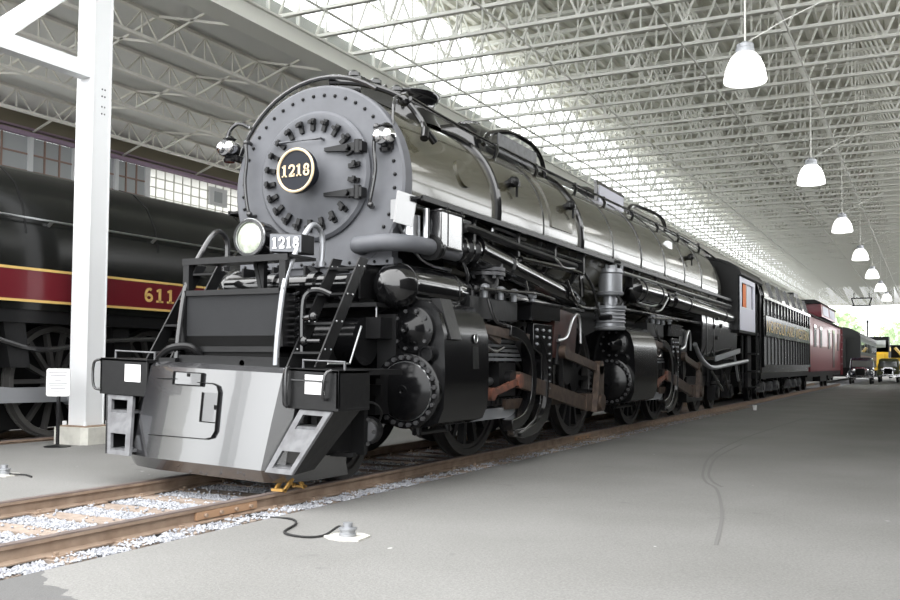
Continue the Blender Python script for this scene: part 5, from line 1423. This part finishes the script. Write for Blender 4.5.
# ---- vintage car, nose towards us
def old_car(x, y, rz, name, label, paint, truck=False):
    R_ = thing(name, label, 'car' if not truck else 'truck', (x, y, GZ))
    c, s_ = math.cos(rz), math.sin(rz)
    class CMB(MB):
        def _add(self, vs_, fs_): return MB._add(self, [(p[0] * c - p[1] * s_, p[0] * s_ + p[1] * c, p[2]) for p in vs_], fs_)
    def C(): return CMB(x, y, GZ)
    def cp(m, n, mm, p=None, **k): return m.build(n, mm, p or R_, **k)
    m = C(); m.prism([(-0.36, 0.55), (0.36, 0.55), (0.38, 1.0), (0.28, 1.10), (-0.28, 1.10), (-0.38, 1.0)], 'y', 0.32, 1.35); cp(m, 'hood', paint, bevel=0.02)
    m = C(); m.prism([(-0.34, 0.55), (0.34, 0.55), (0.36, 0.98), (0.26, 1.12), (-0.26, 1.12), (-0.36, 0.98)], 'y', 0.22, 0.33); cp(m, 'radiator_shell', M['chrome'])
    m = C(); m.prism([(-0.28, 0.60), (0.28, 0.60), (0.29, 0.96), (0.21, 1.04), (-0.21, 1.04), (-0.29, 0.96)], 'y', 0.20, 0.23); cp(m, 'radiator_grille', M['dull'])
    m = C(); m.prism([(-0.70, 0.5), (0.70, 0.5), (0.72, 1.15), (0.66, 1.72), (0.5, 1.80), (-0.5, 1.80), (-0.66, 1.72), (-0.72, 1.15)], 'y', 1.35, 3.3 if not truck else 2.4); cab_ = cp(m, 'cabin', paint, bevel=0.03)
    m = C(); m.box(-0.58, 0.58, 1.33, 1.345, 1.17, 1.58); m.build('windscreen', M['carglass'], cab_)
    m = C(); m.box(0.70, 0.735, 1.55, 2.2, 1.2, 1.6); m.build('side_glass', M['carglass'], cab_)
    for sx in (-1, 1):
        m = C(); m.tube([(0.62 * sx, 0.02, 0.42), (0.62 * sx, 0.12, 0.66), (0.62 * sx, 0.45, 0.80), (0.62 * sx, 0.85, 0.66), (0.62 * sx, 1.3, 0.36), (0.66 * sx, 2.2, 0.34)], [0.15, 0.17, 0.17, 0.17, 0.13, 0.10], n=10, smooth=4); cp(m, 'fender', paint)
        m = C(); m.lathe((0.42 * sx, 0.30, 0.92), (0, -1, 0), [(0, 0.03), (0.05, 0.10), (0.16, 0.125), (0.18, 0.12), (0.19, 0.0)], 20, cap=False); cp(m, 'headlamp', M['chrome'])
        for yy in (0.5, 2.85 if not truck else 3.6):
            m = C(); m.lathe((0.62 * sx, yy, 0.37), (1, 0, 0), [(-0.07, 0.25), (-0.07, 0.35), (-0.03, 0.37), (0.03, 0.37), (0.07, 0.35), (0.07, 0.25)], 24); w_ = cp(m, 'wheel', M['rubber'])
            m = C(); m.cyl((0.62 * sx - 0.06, yy, 0.37), (0.62 * sx + 0.075 * 1, yy, 0.37), 0.22, n=16); m.build('wheel_disc', paint, w_)
    m = C(); m.bar((-0.85, -0.10, 0.46), (0.85, -0.10, 0.46), 0.04, 0.07); m.bar((-0.85, -0.10, 0.56), (0.85, -0.10, 0.56), 0.04, 0.05); cp(m, 'bumper', M['chrome'])
    if truck:
        m = C(); m.box(-0.8, 0.8, 2.5, 4.8, 0.75, 0.9); m.box(-0.8, -0.75, 2.5, 4.8, 0.9, 1.4); m.box(0.75, 0.8, 2.5, 4.8, 0.9, 1.4); cp(m, 'truck_bed', paint)
    else:
        m = C(); m.prism([(-0.66, 0.45), (0.66, 0.45), (0.66, 1.1), (-0.66, 1.1)], 'y', 3.3, 3.6); cp(m, 'trunk', paint)
    return R_
old_car(-4.10, 68.5, 0.0, 'vintage_car', 'dark navy vintage car with chrome headlamps parked at the end of the shed', M['navy'])
old_car(-2.75, 78.0, 0.0, 'vintage_truck', 'olive vintage pickup truck parked beside and behind the dark vintage car', M['olive'], True)

# ---- yellow and black diesel seen past the coach
DI = thing('diesel_locomotive', 'yellow and black diesel locomotive nose beyond the grey coach', 'diesel locomotive', (-5.4, 114, 0))
def dpart(m, n, mm, p=None, **k): return m.build(n, mm, p or DI, **k)
m = MB(-5.4); m.box(-1.4, 1.4, 114, 130, 1.0, 3.6); dpart(m, 'hood', M['dull'])
m = MB(-5.4); m.box(-1.45, 1.45, 113.6, 114.0, 0.6, 2.6); m.box(-1.0, 1.0, 113.2, 113.6, 1.1, 2.4); dpart(m, 'nose', M['yellow'])
m = MB(-5.4); m.box(-1.5, 1.5, 114, 117, 2.6, 4.3); dc = dpart(m, 'cab', M['dull'])
m = MB(-5.4); m.box(-1.2, 1.2, 113.93, 114.0, 3.1, 3.9); m.build('cab_window', M['carglass'], dc)
m = MB(-5.4); m.box(-1.5, 1.5, 117, 130, 2.8, 3.2); dpart(m, 'hood_stripe', M['yellow'])
m = MB(-5.4); m.box(-1.1, 1.1, 115, 129, -0.06, 1.0); dpart(m, 'truck', M['satin'])
EX = thing('yellow_crane', 'yellow crane truck with slanted boom standing outside the far end of the shed', 'crane', (-2.4, 104, GZ))
m = MB(-2.4); m.box(-1.2, 0.2, 104, 108, 0.7, 1.9); EX_b = m.build('body', M['yellow'], EX)
m = MB(-2.4); m.bar((-0.6, 104.5, 2.9), (1.1, 103.5, 0.9), 0.22, 0.22); m.build('boom', M['yellow'], EX)
m = MB(-2.4); m.box(-1.0, 0.4, 105, 107, 1.9, 3.2); m.build('cab', M['dull'], EX)
m = MB(-2.4)
for xx in (-1.2, 0.1):
    for yy in (104.6, 107.2): m.cyl((xx, yy, GZ + 0.5), (xx + 0.25, yy, GZ + 0.5), 0.5, n=18)
m.build('wheel', M['rubber'], EX)
for i, (x, y, hh, pm, lb) in enumerate(((0.3, 128, 2.4, 'lilac', 'pale lilac van parked outside the far end of the shed'), (-2.0, 136, 4.2, 'dull', 'dark freight car standing outside beyond the yellow crane'))):
    V = thing('van' if i == 0 else 'freight_car', lb, 'van' if i == 0 else 'freight car', (x, y, GZ))
    m = MB(x, y, GZ); m.prism([(0, 0.5), (5, 0.5), (5, hh), (0.9, hh), (0, hh * 0.55)], 'x', -1.0, 1.0); m.build('body', M[pm], V, bevel=0.06)
    m = MB(x, y, GZ); m.box(-0.9, 0.9, 0.25, 0.5, hh * 0.6, hh * 0.85); m.build('windscreen', M['darkglass'], V)
    for xx in (-0.95, 0.75):
        for yy in (1.0, 4.0):
            m = MB(x, y, GZ); m.cyl((xx, yy, 0.4), (xx + 0.2, yy, 0.4), 0.4, n=16); m.build('wheel', M['rubber'], V)
# trees outside
def tree(x, y, h, r, label):
    T_ = thing('tree', label, 'tree', (x, y, GZ), 'trees beyond the shed')
    m = MB(x, y, GZ); m.cyl((0, 0, 0), (0, 0, h * 0.5), 0.3, 0.18, 8); m.build('tree_trunk', M['bark'], T_)
    m = MB(x, y, GZ)
    rnd = random.Random(int(x * 10 + y))
    for _ in range(420):
        a, b_ = rnd.uniform(0, 2 * PI), math.acos(rnd.uniform(-1, 1)); q = r * rnd.uniform(0.5, 1.0)
        c_ = Vector((q * math.sin(b_) * math.cos(a), q * math.sin(b_) * math.sin(a), h * 0.65 + q * 0.8 * math.cos(b_)))
        d_ = Vector((rnd.uniform(-1, 1), rnd.uniform(-1, 1), rnd.uniform(-1, 1))).normalized(); e_ = d_.cross(Vector((0.3, 0.5, 0.8))).normalized()
        k = r * 0.16
        m._add([tuple(c_ + d_ * k), tuple(c_ + e_ * k * 0.6), tuple(c_ - d_ * k), tuple(c_ - e_ * k * 0.6)], [(0, 1, 2, 3)])
    m.build('tree_crown', M['leaf'], T_)
tree(-13.0, 150, 9.0, 5.0, 'bright green tree above the coach roof, beyond the end of the shed')
tree(-4.5, 192, 8.5, 5.0, 'green tree above the vintage truck, beyond the end of the shed')
tree(2.5, 170, 7.0, 4.5, 'low green tree by the pale van, beyond the end of the shed')
# pole and hanging frame near the far end
HF = MB(); z = 6.25
for a_, b_ in (((-5.9, z), (-4.3, z)), ((-5.9, z + 0.65), (-4.3, z + 0.65)), ((-5.7, z), (-5.9, z + 0.65)), ((-4.5, z), (-4.3, z + 0.65))): HF.bar((a_[0], 88.27, a_[1]), (b_[0], 88.27, b_[1]), 0.10, 0.10)
for xx in (-5.7, -4.5): HF.cyl((xx, 88.27, z + .6), (xx, 88.27, 7.42), 0.03, n=6)
tag(HF.build('hanging_frame', M['dull']), 'dark wire frame hanging from the roof above the grey coach', 'frame')
PO = thing('pole', 'thin grey pole with a cross arm beyond the grey coach', 'pole', (-5.9, 108, GZ))
m = MB(-5.9, 112, GZ); m.cyl((0, 0, 0), (0, 0, 6.2), 0.09, n=8); m.build('pole_shaft', M['dull'], PO)
m = MB(-5.9, 112, GZ); m.box(-0.35, 0.35, -0.06, 0.06, 5.9, 6.05); m.build('cross_arm', M['dull'], PO)

# ================================================================== THE LOCOMOTIVE ON THE FAR TRACK
BX = -12.1
L6 = thing('streamlined_locomotive', 'streamlined black steam locomotive with crimson band and gold number 611 behind white column', 'steam locomotive', (BX, 10, 0))
def V(): return MB(BX)
def spart(m, name, material, parent=None, **k): return m.build(name, material, parent or L6, **k)
side = [(1.05, 1.80), (1.06, 2.45), (1.03, 2.85), (0.94, 3.25), (0.76, 3.58), (0.48, 3.82), (0.16, 3.92)]
prof = side + [(-a, b) for a, b in reversed(side)]
m = V(); m.prism(prof, 'y', 3.0, 22.0); spart(m, 'streamlined_casing', M['casing'], sharp=50)
for y in (6.2, 8.9, 11.4, 13.9, 16.5):
    m = V(); m.prism([(a * 1.006, 2.9 + (b - 2.9) * 1.006) for a, b in prof[2:-2]], 'y', y, y + 0.03); spart(m, 'casing_seam', M['satin'])
m = V(); m.box(1.055, 1.075, 3.0, 22.0, 1.93, 2.36); bd = spart(m, 'crimson_band', M['stripe'])
for z in (1.92, 2.36):
    m = V(); m.box(1.06, 1.082, 3.0, 22.0, z - 0.018, z + 0.018); m.build('gold_line', M['gold'], bd)
for i, ch in enumerate('611'):
    m = V(); numeral(m, ch, 11.08 + 0.24 * i, 2.04, 0.22, 0.20, (1.077, 0, 0), (0, 1, 0), (0, 0, 1), (1, 0, 0), 0.006, t=0.042)
    m.build('gold_numeral', M['gold'], bd)
m = V(); m.tube([(1.08, 3.0, 3.06), (1.08, 22.0, 3.06)], 0.016); hr6 = spart(m, 'casing_handrail', M['steel'])
for y in range(4, 22, 2):
    m = V(); m.cyl((1.0, y - 0.7, 3.0), (1.08, y - 0.7, 3.06), 0.025, n=6); m.build('handrail_post', M['steel'], hr6)
m = V(); m.box(-0.85, 0.5, 3.0, 21, 0.12, 1.9); spart(m, 'engine_frame', M['dull'])  # frame widened into a solid block to keep the wheel gaps dark
m = V(); m.box(0.6, 1.02, 3.0, 22, 1.62, 1.80); spart(m, 'running_board', M['satin'])
w6 = None
for y in (5.9, 7.85, 9.75, 11.65, 13.55, 15.45):
    for s in (1, -1):
        if w6 is None:
            r = 0.80
            q = V(); q.lathe((0.58, y, r), (1, 0, 0), [(0.0, r + .025), (.03, r + .025), (.035, r), (.14, r), (.14, r - .07), (.12, r - .08), (.02, r - .08), (0, r - .08), (0, r + .025)], 48, cap=False); w6 = spart(q, 'driving_wheel', mat('driver_tyre_paint', (0.06, 0.058, 0.055), 0.45), origin=(BX + .72, y, r))
            q = V(); q.cyl((0.6, y, r), (0.76, y, r), 0.2, n=18)
            for k in range(14):
                a = 2 * PI * k / 14; q.bar((0.66, y + 0.16 * math.cos(a), r + 0.16 * math.sin(a)), (0.66, y + 0.72 * math.cos(a), r + 0.72 * math.sin(a)), 0.06, 0.08, (1, 0, 0))
            q.build('wheel_spokes', mat('spoke_paint', (0.035, 0.034, 0.033), 0.5), w6)
        else:
            o = dup_part(w6, L6, (BX + .72 * s, y, r))
            if s < 0: o.rotation_euler = (0, 0, PI)
m = V(); m.hexa([(0.80, 4.0, 0.58), (0.88, 4.0, 0.58), (0.80, 9.95, 0.50), (0.88, 9.95, 0.50), (0.80, 4.0, 1.15), (0.88, 4.0, 1.15), (0.80, 9.95, 0.63), (0.88, 9.95, 0.63)]); m.cyl((0.78, 9.9, 0.56), (0.94, 9.9, 0.56), 0.11, n=16); spart(m, 'main_rod', M['greysteel'])
m = V(); m.box(0.78, 0.84, 5.8, 15.6, 0.60, 0.72)
for y in (7.85, 9.75, 11.65, 13.55): m.cyl((0.78, y, 0.64), (0.9, y, 0.64), 0.14, n=16)
spart(m, 'side_rod', M['greysteel'])
for y in (8.9, 10.8, 12.6):
    m = V(); m.hexa([(0.7, y - 0.12, 1.0), (0.95, y - 0.12, 1.0), (0.7, y + 0.2, 1.0), (0.95, y + 0.2, 1.0), (0.7, y - 0.25, 1.62), (0.95, y - 0.25, 1.62), (0.7, y + 0.1, 1.62), (0.95, y + 0.1, 1.62)]); spart(m, 'spring_hanger', M['satin'])
m = V(); m.tube([(0.95, 8.2, 1.5), (1.0, 9.2, 1.25), (0.98, 10.4, 1.4), (1.0, 12, 1.45), (1.0, 14, 1.3)], 0.04, smooth=4); spart(m, 'pipe_run', M['pipe'])
m = V(); m.box(0.6, 0.95, 13.2, 15.2, 0.9, 1.5); spart(m, 'side_tank', M['satin'])
rail(-12.85, 2, 40, 0.0, 'far rail under the black locomotive numbered 611')

# ================================================================== PENDANT LAMPS
lamp0 = None
ords = ['nearest to us, largest in view', 'second', 'third', 'fourth', 'fifth', 'sixth', 'seventh', 'eighth', 'ninth', 'tenth', 'eleventh']
for k in range(7):
    y = 13.55 + 8.32 * k
    lb = 'lit white pendant lamp above the platform, ' + (ords[0] if k == 0 else ords[k] + ' of the row counted from the largest')
    if lamp0 is None:
        lamp0 = thing('pendant_lamp', lb, 'pendant lamp', (-2.25, y, 5.08), 'pendant lamps along the platform')
        def P_(): return MB(-2.25, y, 5.08)
        m = P_(); m.lathe((0, 0, 0), (0, 0, 1), [(0.0, 0.20), (-0.004, 0.285), (0.02, 0.295), (0.06, 0.29), (0.20, 0.262), (0.33, 0.205), (0.40, 0.145), (0.41, 0.10)], 32, cap=True); m.build('lamp_shade', M['lamp'], lamp0)
        m = P_(); m.ring((0, 0, 0.17), (0, 0, 1), 0.272, 0.006, 32, 6); m.build('shade_band', M['paper'], lamp0)
        m = P_(); m.lathe((0, 0, 0.40), (0, 0, 1), [(0, 0.11), (0.02, 0.13), (0.07, 0.13), (0.08, 0.12), (0.13, 0.12), (0.14, 0.06), (0.17, 0.05)], 18); m.build('lamp_housing', M['greysteel'], lamp0)
        m = P_(); m.cyl((0, 0, 0.55), (0, 0, 2.25), 0.014, n=8); m.build('lamp_rod', M['roofwhite'], lamp0)
        m = P_(); m.tube([(0.02, 0.0, 0.56), (0.5, 0.15, 0.85), (1.1, 0.35, 1.15)], 0.008); m.build('lamp_cable', M['roofwhite'], lamp0)
    else:
        dup_thing(lamp0, (-2.25, y, 5.08), lb)

# ================================================================== SMALL THINGS ON THE GROUND
# notice on a post
NX, NY = -10.40, 8.95
SG = thing('notice_sign', 'white notice board on a thin dark post beside the white column', 'sign', (NX, NY, -0.05))
m = MB(NX, NY, -0.05); m.lathe((0, 0, 0), (0, 0, 1), [(0, 0.17), (0.012, 0.17), (0.025, 0.06), (0.03, 0.03)], 24); m.build('sign_base', M['satin'], SG)
m = MB(NX, NY, -0.05); m.box(-0.022, 0.022, -0.012, 0.012, 0.02, 0.75); m.build('sign_post', M['pipe'], SG)
m = MB(NX, NY, -0.05)
hw, hh, rr = 0.158, 0.185, 0.02
m.prism([(hw - rr, -hh), (hw, -hh + rr), (hw, hh - rr), (hw - rr, hh), (-hw + rr, hh), (-hw, hh - rr), (-hw, -hh + rr), (-hw + rr, -hh)], 'y', -0.03, -0.015)
m.v = [(NX + (p[0] - NX) * 0.9 + (p[1] - NY) * -0.44, NY + (p[1] - NY) * 0.9 + (p[0] - NX) * 0.44, p[2] + 0.86) for p in m.v]
sgb = m.build('sign_board', M['paper'], SG)
m = MB(NX, NY, -0.05)
for k, wv in enumerate((0.25, 0.21, 0.25, 0.08, 0.25, 0.23, 0.20, 0.11)):
    z = 0.13 - 0.035 * k
    m.box(-wv / 2, wv / 2, -0.0325, -0.0312, z - 0.006, z + 0.004)
m.v = [(NX + (p[0] - NX) * 0.9 + (p[1] - NY) * -0.44, NY + (p[1] - NY) * 0.9 + (p[0] - NX) * 0.44, p[2] + 0.86) for p in m.v]
m.build('sign_print', M['ink'], sgb)
# electric outlets set in the paving
def outlet(x, y, z, label, cable):
    o = thing('floor_outlet', label, 'outlet', (x, y, z), 'outlets set in the paving')
    m = MB(x, y, z); m.prism([(0.17 * math.cos(a / 9 * 2 * PI) * (1 + 0.15 * ((a * 7) % 3 - 1)), 0.15 * math.sin(a / 9 * 2 * PI)) for a in range(9)], 'z', -0.02, 0.012); m.build('outlet_pad', M['concrete'], o)
    m = MB(x, y, z); m.lathe((0, 0, 0.01), (0, 0, 1), [(0, 0.062), (0.02, 0.062), (0.025, 0.055), (0.045, 0.055), (0.05, 0.066), (0.06, 0.066), (0.065, 0.035), (0.095, 0.035), (0.1, 0.0)], 14); m.build('outlet_cap', M['greysteel'], o)
    c_ = MB(); c_.tube(cable, 0.009, n=6, smooth=6); c_.build('outlet_cable', M['rubber'], o)
outlet(-3.70, 5.72, GZ, 'pale capped floor outlet with a black cable on the asphalt in front', [(-3.76, 5.74, GZ + 0.03), (-3.83, 5.80, GZ + 0.055), (-3.86, 5.66, GZ + 0.012), (-3.95, 5.55, GZ + 0.01), (-4.18, 5.62, GZ + 0.01), (-4.32, 5.95, GZ + 0.01), (-4.48, 6.12, GZ + 0.01), (-4.68, 6.15, GZ + 0.0), (-4.93, 6.1, -0.125)])
outlet(-8.30, 6.50, -0.05, 'pale floor outlet on the paving between the two tracks', [(-8.22, 6.5, -0.03), (-8.05, 6.55, -0.035), (-7.9, 6.5, -0.04)])
# rail chock under the step
CK = thing('wheel_chock', 'ochre steel wheel chock on the near rail under the step', 'wheel chock', (RX[1], 6.82, 0))
m = MB(RX[1], 6.82, 0); m.bar((0.05, -0.16, 0.0), (0.05, 0.0, 0.13), 0.02, 0.03); m.bar((0.05, 0.13, 0.0), (0.05, 0.0, 0.13), 0.02, 0.03); m.bar((-0.05, -0.16, 0.0), (-0.05, 0.0, 0.13), 0.02, 0.03); m.bar((-0.05, 0.13, 0.0), (-0.05, 0.0, 0.13), 0.02, 0.03); m.build('chock_arm', M['chock'], CK)
m = MB(RX[1], 6.82, 0); m.box(-0.06, 0.06, -0.20, -0.14, 0.0, 0.02); m.box(-0.06, 0.06, 0.10, 0.16, 0.0, 0.02); m.cyl((-0.06, 0.0, 0.125), (0.06, 0.0, 0.125), 0.018, n=8); m.build('chock_foot', M['chock'], CK)
m = MB(-4.28, 27.0, GZ); m.lathe((0, 0, 0), (0, 0, 1), [(0, 0.045), (0.13, 0.06), (0.14, 0.06), (0.14, 0.0)], 16)
tag(m.build('paper_cup', M['paper']), 'small pale cup standing alone on the far asphalt', 'cup')
